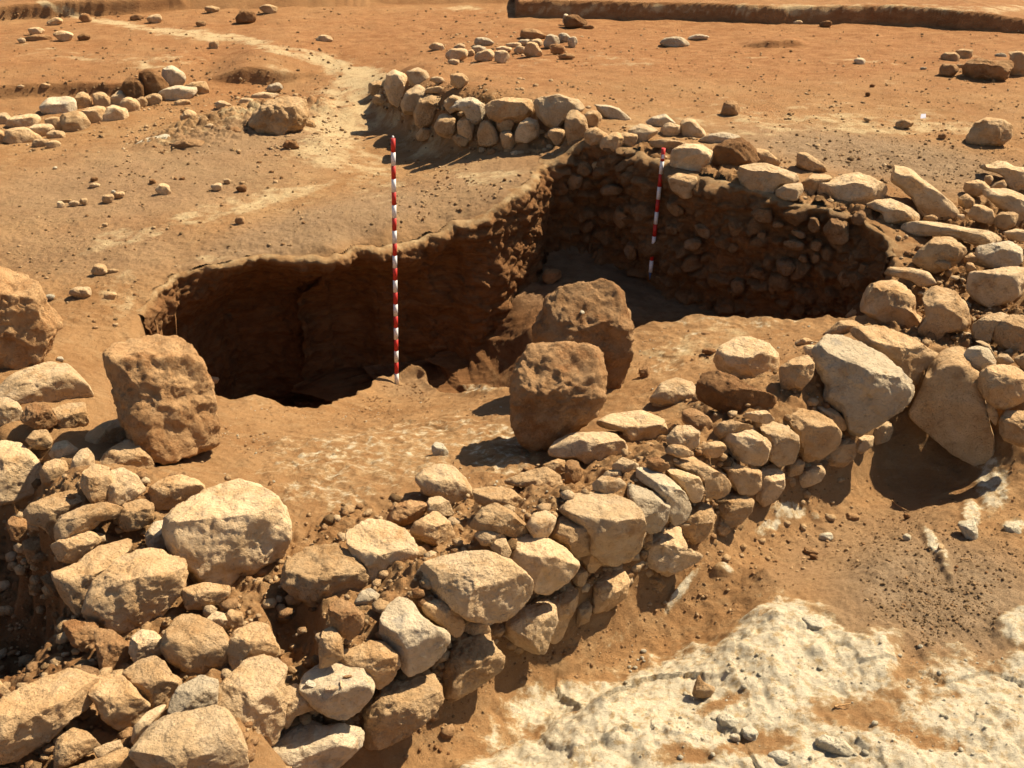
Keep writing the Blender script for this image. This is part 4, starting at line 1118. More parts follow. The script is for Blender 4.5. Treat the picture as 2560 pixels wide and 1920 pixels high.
4 wall_stone r c 0 330 80 190 160 140 250 125 340 190 380 280 230 330 100 370 | red earthy mound of rock on the back wall top | off=.4,rough=2
4 wall_stone t c 350 200 430 210 540 290 500 310 380 300 | flat stone just right of the red mound | off=.4
3 slab g c 400 980 480 930 580 915 710 935 640 980 510 1010 | flat pointed grey stone lying above the red mound | T=.5,off=.5
3 wall_stone c c 270 890 300 825 360 825 440 900 460 940 400 980 320 970 | angular upright stone left of the flat pointed grey one | off=.6
3 wall_stone g c 30 850 90 810 170 790 250 850 160 890 130 900 | flat faceted stone left of the angular upright stone | off=.5
3 fieldstone c c 210 900 65 50 | small cream stone between the faceted and the upright stones | off=.5
3 wall_stone c c 0 860 70 870 130 910 60 960 20 1010 -60 1000 -80 900 | cream stone on the wall top at the bend beside the faceted stone | off=.4
3 wall_stone t c 60 980 150 960 300 970 330 1000 200 1030 90 1020 | low earthy stone behind the right pole's top | off=.3
3 wall_stone c c 220 1050 300 1000 420 1000 510 1060 470 1140 420 1190 300 1180 220 1150 | square face stone just right of the right pole's top | off=.45,flat=.55
3 rubble_stone t c 190 1250 260 1200 380 1220 410 1280 360 1360 300 1370 230 1320 | smooth shaded stone under the square face stone by the right pole | off=.45
#stones of the curved wall
2 wall_stone t c 340 580 400 560 450 580 430 660 380 660 340 630 | square stone at the far left end of the curved wall | off=.5
2 fieldstone t c 410 690 38 42 | small shaded stone under the square end stone of the curved wall | off=.4
2 boulder c c 450 600 470 520 520 490 600 530 620 600 590 700 550 740 480 700 | tall stone second from the left end of the curved wall | off=.5
2 wall_stone c c 560 720 600 640 680 590 750 640 740 720 680 760 630 790 580 780 | oval stone right of and below the tall curved wall stone | off=.5
2 boulder c c 600 500 680 470 740 500 760 560 700 590 630 590 | pale boulder on top behind the left end of the curved wall | off=.4
2 boulder t c 650 780 690 690 770 660 850 690 860 730 800 760 770 860 700 880 660 850 | large egg shaped stone in the curved wall, fourth from its left end | off=.5
2 wall_stone t c 790 880 830 800 880 790 940 830 940 900 900 960 820 930 | round lower stone right of the egg shaped one | off=.5
2 wall_stone c c 860 700 920 660 980 680 990 740 900 780 865 740 | upper pale stone above the round lower stone | off=.5
2 boulder g c 910 770 960 690 1060 680 1150 740 1140 800 1080 870 1020 840 1000 770 | grey topped stone in the middle of the curved wall | off=.5,flat=.6
2 boulder t c 1145 740 1190 700 1290 680 1450 690 1465 740 1450 790 1360 840 1260 850 1180 820 | wide oblong stone in the upper row of the curved wall | off=.5,flat=.65
2 wall_stone t c 1090 930 1110 860 1150 830 1200 870 1240 980 1180 1010 1100 1000 | triangular stone under the wide oblong one | off=.5
2 wall_stone c c 1350 930 1380 860 1440 815 1510 850 1510 940 1440 980 1360 990 | sunlit lower stone right of the triangular one | off=.6
2 boulder c c 1480 710 1530 680 1650 660 1790 700 1820 760 1760 800 1690 830 1640 890 1570 860 1510 800 | biggest lit stone of the curved wall, right of the wide oblong one | off=.5,flat=.6
2 boulder t c 1690 860 1720 780 1770 770 1840 830 1850 920 1830 1040 1770 1080 1720 1000 | upright stone at the right end of the curved wall | off=.5
2 wall_stone t c 1640 940 55 60 | small round stone left of the upright end stone | off=.4
2 wall_stone t c 1300 970 55 60 | small stone between the triangular and the sunlit lower stones | off=.4
2 wall_stone t c 1905 950 72 66 | earth coated stone in the wall right below the upright end stone | off=.4
2 wall_stone t c 2020 985 76 62 | earth coated stone in the wall midway from the upright end stone to the right pole | off=.4
2 wall_stone t c 2125 965 68 52 | earth coated stone in the wall top just left of the right pole | off=.4
2 boulder g c 1890 740 1960 725 2060 750 2150 820 2130 860 2010 840 1940 790 | flat grey slab beyond the upright end stone | off=.4,flat=.5
2 fieldstone t c 1890 820 58 50 | orange cobble between the upright end stone and the flat grey slab | off=.5
2 wall_stone t c 1010 890 62 80 | brown stone under the grey topped one in the curved wall | off=.3
2 fieldstone t c 980 970 58 38 | foot stone beneath the brown one in the curved wall | off=.4
2 rubble_stone t c 720 930 55 42 | shaded foot stone under the egg shaped one | off=.4
2 wall_stone t c 1280 865 65 50 | brown stone tucked under the wide oblong one | off=.2
2 fieldstone t c 1940 1160 60 50 | loose looking stone low in the wall just below the curved wall's right end | off=.4
2 loose_stone t g 960 555 65 45 | rounded brown stone lying on the ground behind the curved wall |
2 loose_stone c g 810 552 50 20 | low pale stone behind the pale boulder of the curved wall |
2 loose_stone t g 800 622 70 24 | flat stones' largest piece just behind the curved wall | T=.6
#stones in the chamber's shaded back wall
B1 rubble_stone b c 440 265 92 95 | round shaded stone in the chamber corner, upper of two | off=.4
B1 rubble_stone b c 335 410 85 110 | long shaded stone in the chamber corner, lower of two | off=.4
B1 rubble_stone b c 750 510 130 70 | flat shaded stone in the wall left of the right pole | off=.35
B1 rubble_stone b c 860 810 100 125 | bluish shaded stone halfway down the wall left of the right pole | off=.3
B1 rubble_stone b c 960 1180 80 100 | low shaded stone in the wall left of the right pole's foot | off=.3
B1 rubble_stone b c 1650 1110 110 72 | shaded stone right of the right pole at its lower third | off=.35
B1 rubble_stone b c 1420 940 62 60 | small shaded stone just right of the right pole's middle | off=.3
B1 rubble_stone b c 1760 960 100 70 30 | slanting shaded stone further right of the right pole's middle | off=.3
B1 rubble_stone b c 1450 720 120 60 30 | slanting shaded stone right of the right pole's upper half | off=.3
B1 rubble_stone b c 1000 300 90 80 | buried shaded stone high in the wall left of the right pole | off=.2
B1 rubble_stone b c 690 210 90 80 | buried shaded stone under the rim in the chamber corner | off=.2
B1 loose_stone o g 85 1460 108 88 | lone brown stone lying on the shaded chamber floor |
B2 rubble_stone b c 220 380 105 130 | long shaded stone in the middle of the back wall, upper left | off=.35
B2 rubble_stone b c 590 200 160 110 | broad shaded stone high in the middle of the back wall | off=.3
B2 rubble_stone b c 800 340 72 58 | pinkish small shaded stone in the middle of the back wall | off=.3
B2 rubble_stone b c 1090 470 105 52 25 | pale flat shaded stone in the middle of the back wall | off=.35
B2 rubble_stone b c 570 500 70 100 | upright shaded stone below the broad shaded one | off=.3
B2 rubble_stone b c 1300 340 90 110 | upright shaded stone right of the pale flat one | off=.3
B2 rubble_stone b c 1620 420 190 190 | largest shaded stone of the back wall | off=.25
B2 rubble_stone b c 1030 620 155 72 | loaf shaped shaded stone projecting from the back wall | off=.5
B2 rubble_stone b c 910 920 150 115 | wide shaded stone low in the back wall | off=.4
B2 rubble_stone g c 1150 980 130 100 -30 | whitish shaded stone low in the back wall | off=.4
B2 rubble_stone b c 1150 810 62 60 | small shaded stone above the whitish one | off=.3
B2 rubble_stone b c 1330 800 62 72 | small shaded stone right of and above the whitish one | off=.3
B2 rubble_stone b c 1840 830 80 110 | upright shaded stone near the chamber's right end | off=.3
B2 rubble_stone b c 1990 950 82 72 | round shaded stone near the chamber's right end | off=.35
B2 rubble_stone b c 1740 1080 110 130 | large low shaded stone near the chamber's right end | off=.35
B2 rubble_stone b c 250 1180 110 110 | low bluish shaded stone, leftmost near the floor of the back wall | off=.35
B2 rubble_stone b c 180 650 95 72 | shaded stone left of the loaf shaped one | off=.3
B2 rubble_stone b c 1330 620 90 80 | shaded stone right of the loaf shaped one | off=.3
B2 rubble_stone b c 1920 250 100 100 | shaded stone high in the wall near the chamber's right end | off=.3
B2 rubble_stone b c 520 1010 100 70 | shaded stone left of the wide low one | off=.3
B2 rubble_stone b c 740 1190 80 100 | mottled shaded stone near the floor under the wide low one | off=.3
#far left row of stones
1 boulder t c 145 955 100 62 | big oblong stone at the near left end of the far left row | off=.6
1 wall_stone c c 160 845 92 46 | flat pale stone above the big oblong one in the far left row | off=.6
1 wall_stone c c 290 915 70 55 | speckled stone right of the big oblong one in the far left row | off=.6
1 boulder g c 410 745 90 72 | grey topped boulder standing highest near the row's left part | off=.7,flat=.6
1 wall_stone t c 395 875 70 52 | tan stone under the grey topped boulder of the far left row | off=.5
1 boulder t c 520 870 85 80 | dark fronted stone right below the grey topped boulder | off=.5
1 fieldstone t c 390 940 50 35 | small stone in front of the tan one in the far left row | off=.5
1 wall_stone t c 570 715 60 55 | round stone right of the grey topped boulder | off=.6
1 boulder t c 655 815 75 72 | rounded stone in the middle of the far left row's front | off=.6
1 wall_stone t c 710 705 55 55 | faceted stone in the back line of the far left row | off=.5
1 boulder c c 795 805 76 58 | smooth loaf shaped stone at the front of the far left row | off=.6
1 wall_stone c c 820 690 48 45 | round pale stone behind the smooth loaf shaped one | off=.6
1 wall_stone t c 905 745 52 62 | stone right of the smooth loaf shaped one | off=.6
1 wall_stone t c 970 715 40 36 | small stone in the dip of the far left row | off=.5
1 wall_stone t c 1060 695 56 36 | low stone left of the tilted slab in the far left row | off=.5
1 boulder g c 1225 655 112 50 -14 | tilted grey slab at the right part of the far left row | off=.6,flat=.6
1 wall_stone t c 1365 620 62 52 | last stone at the right end of the far left row | off=.6
1 boulder g c 1195 535 60 68 | grey upright stone crowning the far left row | off=.7,lift=.05
1 boulder r c 930 620 60 72 | red brown stone left of the earthy lump in the far left row | off=.6
1 boulder r c 1055 585 85 78 | earthy red lump beside the grey upright stone | off=.6,rough=2.2
1 wall_stone c c 20 835 52 48 | pale stone at the left edge in the far left row's back line | off=.5
1 wall_stone t c 0 965 44 60 | stone cut by the left edge at the end of the far left row | off=.5
1 fieldstone t c 280 995 50 30 | low stone at the foot of the speckled one | off=.4
1 fieldstone t c 370 1003 45 26 | smallest foot stone in front of the far left row | off=.4
1 fieldstone t c 1260 712 46 20 | thin stone under the tilted grey slab | off=.4
#stones around the rough lump on the plateau
1 boulder t g 1700 880 1730 800 1790 740 1860 690 1990 660 2130 690 2140 800 2110 880 2000 945 1850 955 1770 925 | big crumbling lump of rubble on the plateau left of the path | flat=.5,rough=2.6,T=1
1 loose_stone t g 1305 810 65 45 | brown stone left of the crumbling lump with a dark shadow |
1 loose_stone c g 1540 730 52 36 | pale stone behind and left of the crumbling lump |
1 loose_stone t g 1625 775 56 46 | tan stone right next to the left side of the crumbling lump |
1 loose_stone c g 1700 705 56 30 | pale stone just behind the crumbling lump's left shoulder |
1 loose_stone g g 1900 608 54 36 | grey cobble behind the crumbling lump at the trench edge |
1 loose_stone c c 1830 668 90 36 | pale flat rock on the back of the crumbling lump | off=.5
1 slab w c 1050 990 135 48 -15 | long white slab lying flat in front of the far left row | flat=.45,off=.4,T=.6
1 loose_stone c g 1400 840 45 36 | pale stone on the rubble strip, left of the lump's shadow |
1 loose_stone c g 1320 915 58 32 | pale rounded stone at the front of the rubble strip |
1 loose_stone c g 1240 910 46 38 | pale stone left of the pale rounded one on the rubble strip |
1 loose_stone c g 1450 890 42 34 | pale wedge on the rubble strip beside its shadow |
1 rubble_stone o c 1600 935 110 52 | crumbly earth clod in front of the crumbling lump | rough=2.4,off=.4
1 rubble_stone o c 1320 1010 130 50 | long crumbly clod right of the long white slab | rough=2.4,off=.4
1 loose_stone t c 1825 762 42 36 | small stone embedded in the crumbling lump's left | off=.9
1 loose_stone t g 2140 860 42 28 | small stone at the right foot of the crumbling lump |
1 rubble_stone r g 2010 1005 58 34 | dark clod on the plateau in front of the crumbling lump | rough=2.2
#small stones on the plateau
1 loose_stone c g 655 1282 36 20 | pale stone beside a dark clod, upper left plateau |
1 rubble_stone r g 650 1240 26 18 | dark clod touching a pale stone, upper left plateau | rough=2
1 loose_stone t g 745 1372 44 32 | tan stone below the white chip on the left plateau |
1 loose_stone t g 820 1347 42 24 | low stone right of the white chip on the left plateau |
1 flake w g 785 1326 18 11 | white chip between two tan stones on the left plateau |
1 loose_stone c g 1130 1312 56 42 | light angular stone in the middle of the left plateau |
1 rubble_stone r g 1055 1257 26 20 | dark pebble behind the light angular stone |
1 rubble_stone r g 1260 1236 22 14 | dark pebble right of and beyond the light angular stone |
1 loose_stone c g 420 1415 28 24 | pale pebble at the left of a short row on the plateau |
1 loose_stone c g 515 1407 42 20 | flat pale stone in the short row on the plateau |
1 loose_stone t g 580 1392 26 26 | round pebble at the right of the short row on the plateau |
1 loose_stone t g 460 1386 36 12 | thin stone behind the short row on the plateau |
1 loose_stone c g 1500 1292 46 26 | low pale stone in the middle of the plateau, left of a dark one |
1 loose_stone t g 1570 1252 28 18 | small stone beyond the low pale one on the plateau |
1 rubble_stone r g 1670 1305 40 26 | dark brown stone on the plateau left of the tall pole |
1 loose_stone o g 1660 1525 33 34 | round brown cobble on the plateau above the hollow |
1 loose_stone t g 725 1555 19 17 | tiny pebble near the bottom left of the plateau |
1 loose_stone t g 315 592 32 20 | dark little stone on the far left ground behind the trench edge |
1 loose_stone c g 145 598 26 12 | flat pale pebble near the left edge behind the trench edge |
1 flake w g 380 1161 17 10 | small bright white chip lying on the left plateau |
5 loose_stone t g 690 207 62 40 | angular stone with a lit top above the hollow's left end |
5 loose_stone t g 780 215 38 18 | thin stone touching the angular one above the hollow's left end |
5 loose_stone c g 560 362 70 46 | pale loaf shaped stone right of the rough pitted boulder |
5 loose_stone t g 762 386 40 30 | small cube like cobble left of the hollow's rim |
5 flake w g 345 392 34 18 | white flake beside the rough pitted boulder |
5 flake w g 415 822 25 18 | white flake on the slope below the rough pitted boulder |
5 fieldstone c c 1478 970 32 30 | small pale pebble stuck to the squared block's right side | off=1.2
12 loose_stone w g 775 470 770 430 800 395 850 410 890 470 885 520 840 525 790 500 | small white rock on the inner floor left of the orange boulder's shadow |
7 loose_stone o g 450 650 35 18 | tiny dark stone on the lit lip behind the round balanced stone |
7 loose_stone r g 475 770 56 22 | flat red stone left of the round balanced stone |
7 loose_stone o g 30 915 42 45 | red brown stone at the right foot of the taller orange boulder |
#far stones
1 loose_stone c g 250 216 56 26 | pale stone behind the flat red one, far left |
1 loose_stone o c 270 268 92 30 | flat red brown stone in the far left cluster | off=.5
1 loose_stone c g 440 248 60 36 | pale loaf stone at the right of the far left cluster |
1 loose_stone c g 150 280 28 18 | pebble at the left of the far left cluster |
1 rubble_stone r g 580 258 40 26 | dark clod right of the far left cluster | rough=2
1 rubble_stone o g 590 125 42 30 | brown clod beside the bend of the pale path | rough=2
1 loose_stone t g 380 150 52 26 | tan stone left of the pale path's bend |
1 loose_stone o g 945 120 46 20 | low red stone beyond the pale path |
1 loose_stone c g 1070 130 46 32 | pale stone beyond the path, right of a low red one |
1 rubble_stone r g 1700 120 72 50 | largest dark red clod far behind, beyond the path | rough=2
1 loose_stone t g 1860 66 58 36 | far pale topped stone right of the largest dark clod |
1 loose_stone t g 1465 65 46 26 | far stone left of the largest dark clod, near the balk |
1 rubble_stone o g 1390 166 32 26 | small brown clod in front of and left of the largest dark one |
1 loose_stone t g 1480 312 36 32 | lone pointed stone below the pale path |
2 slab c g 30 270 62 24 | lone rectangular pale slab in the middle distance | T=.5,flat=.5
2 loose_stone c g 810 326 56 28 | pale loaf stone at the left end of the far heap |
2 loose_stone c g 945 380 72 50 | large tan stone at the front left of the far heap |
2 loose_stone c g 925 430 36 24 | little stone at the very front of the far heap |
2 loose_stone c g 965 326 42 22 | flat pale stone at the back left of the far heap |
2 loose_stone g g 1130 290 72 28 | dark grey stone at the back of the far heap |
2 loose_stone c g 1140 388 66 44 | broad pale stone at the front middle of the far heap |
2 loose_stone g g 1100 342 46 30 | grey stone behind the broad pale one in the far heap |
2 loose_stone c g 1270 342 52 24 | pale flat stone in the far heap's middle |
2 loose_stone c g 1255 392 56 42 | pale stone with a dark shadow in the far heap's middle |
2 loose_stone c g 1340 312 52 20 | thin pale stone at the back middle of the far heap |
2 loose_stone g g 1410 292 42 22 | small grey stone in the upper middle of the far heap |
2 rubble_stone o g 1470 240 92 38 | dark ridge of stone at the top of the far heap |
2 loose_stone c g 1485 300 52 32 | pale cobble below the dark ridge of the far heap |
2 loose_stone t g 1470 352 62 56 | brown fronted stone in the right half of the far heap |
2 loose_stone g g 1600 290 58 46 | grey stone at the upper right of the far heap |
2 loose_stone g g 1690 265 46 34 | small grey stone at the top right of the far heap |
2 loose_stone g g 1745 292 36 36 | grey stone at the right end of the far heap |
2 loose_stone o g 1640 342 52 38 | orange stone in the lower right of the far heap |
2 loose_stone c g 1380 346 42 26 | pebble in the middle front of the far heap |
2 loose_stone t g 1040 370 30 26 | pebble between the two big front stones of the far heap |
2 loose_stone o g 1705 390 56 22 | low clod at the lower right of the far heap |
2 boulder r g 1760 152 76 50 | dark stone with a shaded hollow, far right of the heap | rough=1.8
2 loose_stone g g 1702 138 26 38 | small upright grey stone beside the dark far stone |
2 loose_stone o g 1855 186 40 16 | low clod right of the dark far stone |
3 boulder o g 560 790 580 710 620 695 660 700 690 750 680 795 620 805 | lone pitted stone with holes on the far right ground | rough=2.2
3 loose_stone t g 1825 856 56 34 | slab like tan stone casting a dark shadow near the paper label | 
3 loose_stone o g 2090 941 29 20 | round brown pebble right of the tan shadow casting stone |
3 loose_stone t g 1570 826 26 12 | thin pebble left of the tan shadow casting stone |
3 rubble_stone r g 1605 592 18 12 | tiny dark clod in the far right field, farther of two |
3 rubble_stone r g 1575 652 19 14 | tiny dark clod in the far right field, nearer of two |
3 rubble_stone g g 240 295 92 42 | grey cracked clod far right of the heap | rough=2.4
3 rubble_stone g g 405 258 72 20 | flat grey clod behind the grey cracked clod | rough=2.4
3 rubble_stone r g 1285 168 42 24 | dark red clod at the foot of the far balk | rough=2
3 loose_stone c g 1090 156 36 14 | pale clod at the foot of the far balk |
3 rubble_stone g g 1520 425 40 24 | dark tuft like clod in the far right field | rough=2.4
4 boulder t g 1830 130 1870 30 1930 -10 2040 -10 2110 30 2115 110 2050 180 1930 195 1840 180 | big round boulder standing alone at the far right with a dark shadow | off=.6,flat=.7
R1 boulder t c 1065 440 1120 400 1250 390 1310 440 1310 520 1200 545 1080 540 | left block on top of the heap at the far right edge | off=.7,lift=.06
R1 boulder t c 1250 390 1340 350 1490 350 1490 440 1440 520 1330 550 1310 440 | right block on top of the heap at the far right edge | off=.6,lift=.06
R1 boulder o g 1050 620 1080 560 1240 550 1310 620 1240 720 1060 730 | shaded lower left block of the heap at the far right edge | 
R1 boulder o g 1380 620 1440 530 1580 480 1720 510 1850 500 1990 480 2030 540 1990 640 1980 730 1850 780 1560 790 1400 720 | largest brown block of the heap at the far right edge | flat=.6
R1 boulder t g 1960 430 2080 380 2212 400 2300 600 2212 740 2020 690 2030 520 | grey topped block cut by the right edge, in the far heap |
R1 loose_stone t c 1330 600 70 45 | small stone squeezed between the two lower blocks at the far right | off=.5
R1 loose_stone g c 1890 450 82 45 | grey cobble behind the largest brown block at the far right | off=.5
R1 loose_stone w g 820 612 50 18 | white pebble left of the heap at the far right edge |
#loose stones on the front ground
10 loose_stone t g 405 1005 425 1060 520 1090 512 1130 470 1175 400 1182 360 1160 380 1060 | pointed stone standing on the white crust with a sharp shadow | blk=2.2,flat=1.5
13 loose_stone w g 1285 1060 50 38 | white pebble on the dark soil with a small shadow |
13 loose_stone o g 1460 926 50 40 | brown cobble on the soil beyond the white pebble |
13 loose_stone o g 1180 1158 56 30 | flat brown stone below the white pebble |
13 rubble_stone r g 1200 1196 30 22 | dark clod touching the flat brown stone |
13 rubble_stone r g 630 1102 22 20 | little dark clod near the wall foot |
10 boulder w c 1210 1490 1260 1445 1400 1450 1480 1500 1500 1560 1400 1560 1280 1570 1215 1550 | smooth tongue shaped white rock in the crust near the bottom edge | off=.4
10 loose_stone w c 760 1430 60 60 | round white stone in a hollow of the crust | off=.5
10 loose_stone w c 610 1340 80 55 | shaded white knob in the crust right of the pointed stone | off=.4
10 loose_stone w c 1210 690 110 60 35 | long white lump at the top of the crust | off=.35
10 loose_stone w c 980 1600 90 60 | grey white lump in the crust at the bottom edge | off=.3
10 loose_stone w c 660 1450 40 30 | small white pebble beside the round white stone | off=.5
R5 boulder w c 1290 720 1480 640 1560 760 1600 950 1500 1020 1400 900 1290 790 | white rock jutting from the soil near the right edge | off=.5
R5 loose_stone t g 1060 1070 55 80 | tan stone in the rut right of the white ridge |
R5 loose_stone w g 597 910 60 58 | rounded white pebble left of the white ridge |
R5 rubble_stone r g 592 612 44 48 | dark clod at the end of the thin root |
R5 boulder w c 2060 820 130 110 | white rock cut by the right edge below the white patch | off=.4
R5 boulder w c 960 1080 40 130 -35 | narrow white ridge of rock breaking through the soil | off=.2
"""
GROUPS = None
n_st = 0
for line in TABLE.strip().splitlines():
    line = line.strip()
    if not line:
        continue
    if line.startswith('#'):
        GROUPS = line[1:]
        continue
    head, label, *opt = [s.strip() for s in line.split('|')]
    tk = head.split()
    kw = {}
    if opt and opt[0]:
        for kv in opt[0].split(','):
            a, b = kv.split('=')
            kw[a] = int(b) if a in ('facets', 'lvl') else float(b)
    n_st += 1
    stone(tk[1], tk[2], tk[3], outline(tk[0], [float(v) for v in tk[4:]]), label, GROUPS, 1000 + n_st, **kw)

# ------------------------------------------------------------------ ranging poles
def tube(name, a, b, r0, r1, mat, parent, seg=20):
    a, b = Vector(a), Vector(b)
    d = (b - a).normalized()
    x = d.orthogonal().normalized()
    y = d.cross(x)
    vs, fs = [], []
    for P0, r in ((a, r0), (b, r1)):
        for k in range(seg):
            t = 2 * math.pi * k / seg
            vs.append(P0 + (x * math.cos(t) + y * math.sin(t)) * r)
    vs += [a, b]
    for k in range(seg):
        k2 = (k + 1) % seg
        fs += [(k, k2, seg + k2), (k, seg + k2, seg + k), (2 * seg, k2, k), (2 * seg + 1, seg + k, seg + k2)]
    o = link_mesh(name, [v[:] for v in vs], fs, mat, parent, smooth_it=False)
    for p_ in o.data.polygons:
        p_.use_smooth = abs(p_.normal.dot(d)) < .5
    return o


def pole(base, top, n, r, label, tip):
    base, top = Vector(base), Vector(top)
    root = bpy.data.objects.new("ranging_pole", None)
    root.location = base
    COL.objects.link(root)
    tag(root, label, "ranging pole", "red and white ranging poles")
    v = top - base
    seg = v / n
    for k in range(n):
        white_ = (k % 2 == 0)
        tube("white_band" if white_ else "red_band", seg * k, seg * (k + 1), r, r, M['white_paint' if white_ else 'red_paint'], root)
    u = v.normalized()
    tube("steel_point", Vector((0, 0, 0)) - u * tip, Vector((0, 0, 0)), r * .25, r * .8, M['blue_steel'], root)
    return root, v, u


def pixel_top(base, pxx, pyy, lean_y=0.0):
    d = ray(pxx, pyy)
    yy = base[1] + lean_y
    return d * (yy / d[1]) + np.array([0, 0, H])


b1 = np.append(at_z(857 * K, 830 * K, -.97), -.97)
t1 = pixel_top(b1, 849.0 * K, 299 * K, 0)
r1_, v1, u1 = pole(b1, t1, 20, .0165, "tall red and white ranging pole with twenty bands at the pit lip", .12)
tube("cap", v1, v1 + u1 * .018, .009, .006, M['white_paint'], r1_)
d2 = ray(1405 * K, 588 * K)
hp2, _ = hit(1405 * K, 588 * K)
b2 = hp2[0] - d2 * .10
t2 = pixel_top(b2, 1433.5 * K, 320 * K, .05)
r2_, v2, u2 = pole(b2, t2, 10, .0175, "short red and white ranging pole against the chamber's shaded back wall", .07)
pl = np.array([0, -.0185, 0]) + np.array(v2 - u2 * .085)
W_ = .012
link_mesh("paper_label", [pl + np.array(q) for q in ((-W_, 0, 0), (W_, 0, 0), (W_, 0, .034), (-W_, 0, .034), (-W_, .002, 0), (W_, .002, 0), (W_, .002, .034), (-W_, .002, .034))],
          [(0, 1, 2, 3), (5, 4, 7, 6), (4, 0, 3, 7), (1, 5, 6, 2), (3, 2, 6, 7), (4, 5, 1, 0)], M['paper'], r2_, False)

# ------------------------------------------------------------------ paper label, roots and flakes
hpL, _ = hit(1600 + 1952 / 2.765, 824 / 2.765)
L0 = hpL[0] + np.array([0, 0, .012])
pv = [(-.025, -.014, 0), (.025, -.018, .003), (.032, .02, .036), (-.014, .02, .033)]
pv = pv + [(x, y + .002, zz - .002) for x, y, zz in pv]
tag(link_mesh("paper_tag", pv, [(0, 1, 2, 3), (7, 6, 5, 4), (4, 5, 1, 0), (5, 6, 2, 1), (6, 7, 3, 2), (7, 4, 0, 3)], M['paper'], None, False, L0), "small white paper tag stuck in the far right ground", "paper tag")


def twig(pts, r, label):
    P3 = [hit(x, y)[0][0] + np.array([0, 0, r * 1.2 + h]) for x, y, h in pts]
    c0 = P3[0]
    t = np.linspace(0, len(P3) - 1, len(P3) * 5)
    C3 = np.column_stack([np.interp(t, range(len(P3)), [p_[k] for p_ in P3]) for k in range(3)]) - c0
    C3 += rng.normal(size=C3.shape) * r * .35
    vs, fs = [], []
    n = 7
    for i, p_ in enumerate(C3):
        d = C3[min(i + 1, len(C3) - 1)] - C3[max(i - 1, 0)]
        d = Vector(d).normalized()
        x = d.cross(Vector((0, 0, 1))).normalized()
        y = x.cross(d)
        for k in range(n):
            a = 2 * math.pi * k / n
            vs.append(Vector(p_) + (x * math.cos(a) + y * math.sin(a)) * r * (1 - .6 * i / len(C3)))
    for i in range(len(C3) - 1):
        for k in range(n):
            k2 = (k + 1) % n
            fs.append((i * n + k, i * n + k2, i * n + n + k2, i * n + n + k))
    tag(link_mesh("dry_root", [v[:] for v in vs], fs, M['twig'], None, True, c0), label, "root", "dry roots in the soil")


def at(tile, x, y, h=0.0):
    ox, oy, s = TILE[tile]
    return (ox + x / s, oy + y / s, h)


twig([at('R5', 380, 420, .01), at('R5', 440, 490, .02), at('R5', 510, 540, .02), at('R5', 620, 555, .0)], .004, "thin pale root curling out of the soil near the right edge")
twig([at('10', 1340, 1252, .01), at('10', 1400, 1245, .012), at('10', 1455, 1233, .01)], .005, "short dark stick lying on the white crust")
twig([at('B1', 1240, 1495, .02), at('B1', 1290, 1520, .03), at('B1', 1335, 1540, .02)], .005, "straw like root on the chamber floor by the right pole")
twig([at('R5', 1380, 1240, .01), at('R5', 1450, 1235, .015), at('R5', 1510, 1270, .0)], .004, "thin root in the rut at the right")

# flakes on the round flat topped boulder: rest them on its real surface
def drop(px_, py_):
    dg = bpy.context.evaluated_depsgraph_get()
    d = ray(px_, py_)
    ok, loc, nn, *_r = SC.ray_cast(dg, Vector((0, 0, H)), Vector(d))
    return np.array(loc), np.array(nn)


def flake(px_, py_, lx, ly, rot, tilt, label, mat):
    loc, nn = drop(px_, py_)
    g = np.random.default_rng(int(px_))
    n = 9
    a = np.linspace(0, 2 * math.pi, n, endpoint=False)
    ring = np.column_stack([lx * np.cos(a) * g.uniform(.8, 1.1, n), ly * np.sin(a) * g.uniform(.8, 1.1, n), np.zeros(n)])
    vs = np.vstack([ring + [0, 0, .003], ring * .85 + [0, 0, .011], [[0, 0, .0]], [[0, 0, .013]]])
    fs = []
    for k in range(n):
        k2 = (k + 1) % n
        fs += [(k, k2, n + k2), (k, n + k2, n + k), (2 * n, k2, k), (2 * n + 1, n + k, n + k2)]
    o = link_mesh("flake", vs, fs, mat, None, False, loc)
    o.rotation_euler = (tilt, tilt * .5, rot)
    tag(o, label, "stone flake", "stone flakes on the round boulder")


bpy.context.view_layer.update()
flake(*at('9', 75, 1115)[:2], .032, .014, .35, .15, "oval pinkish flake lying on the round flat topped boulder", M['c'])
flake(*at('9', 190, 1035)[:2], .022, .007, .3, .2, "thin dark flake farther back on the round flat topped boulder", M['o'])
flake(*at('9', 145, 1085)[:2], .006, .022, .2, .2, "narrow upright splinter between the two flakes on the boulder", M['c'])
flake(*at('8', 2150, 1085)[:2], .03, .018, -.4, .25, "bright white flake between the cracked cream stone and the boulder with flakes", M['w'])
flake(*at('6', 1810, 500)[:2], .02, .014, .4, .9, "white chip stuck on the taller orange boulder", M['w'])

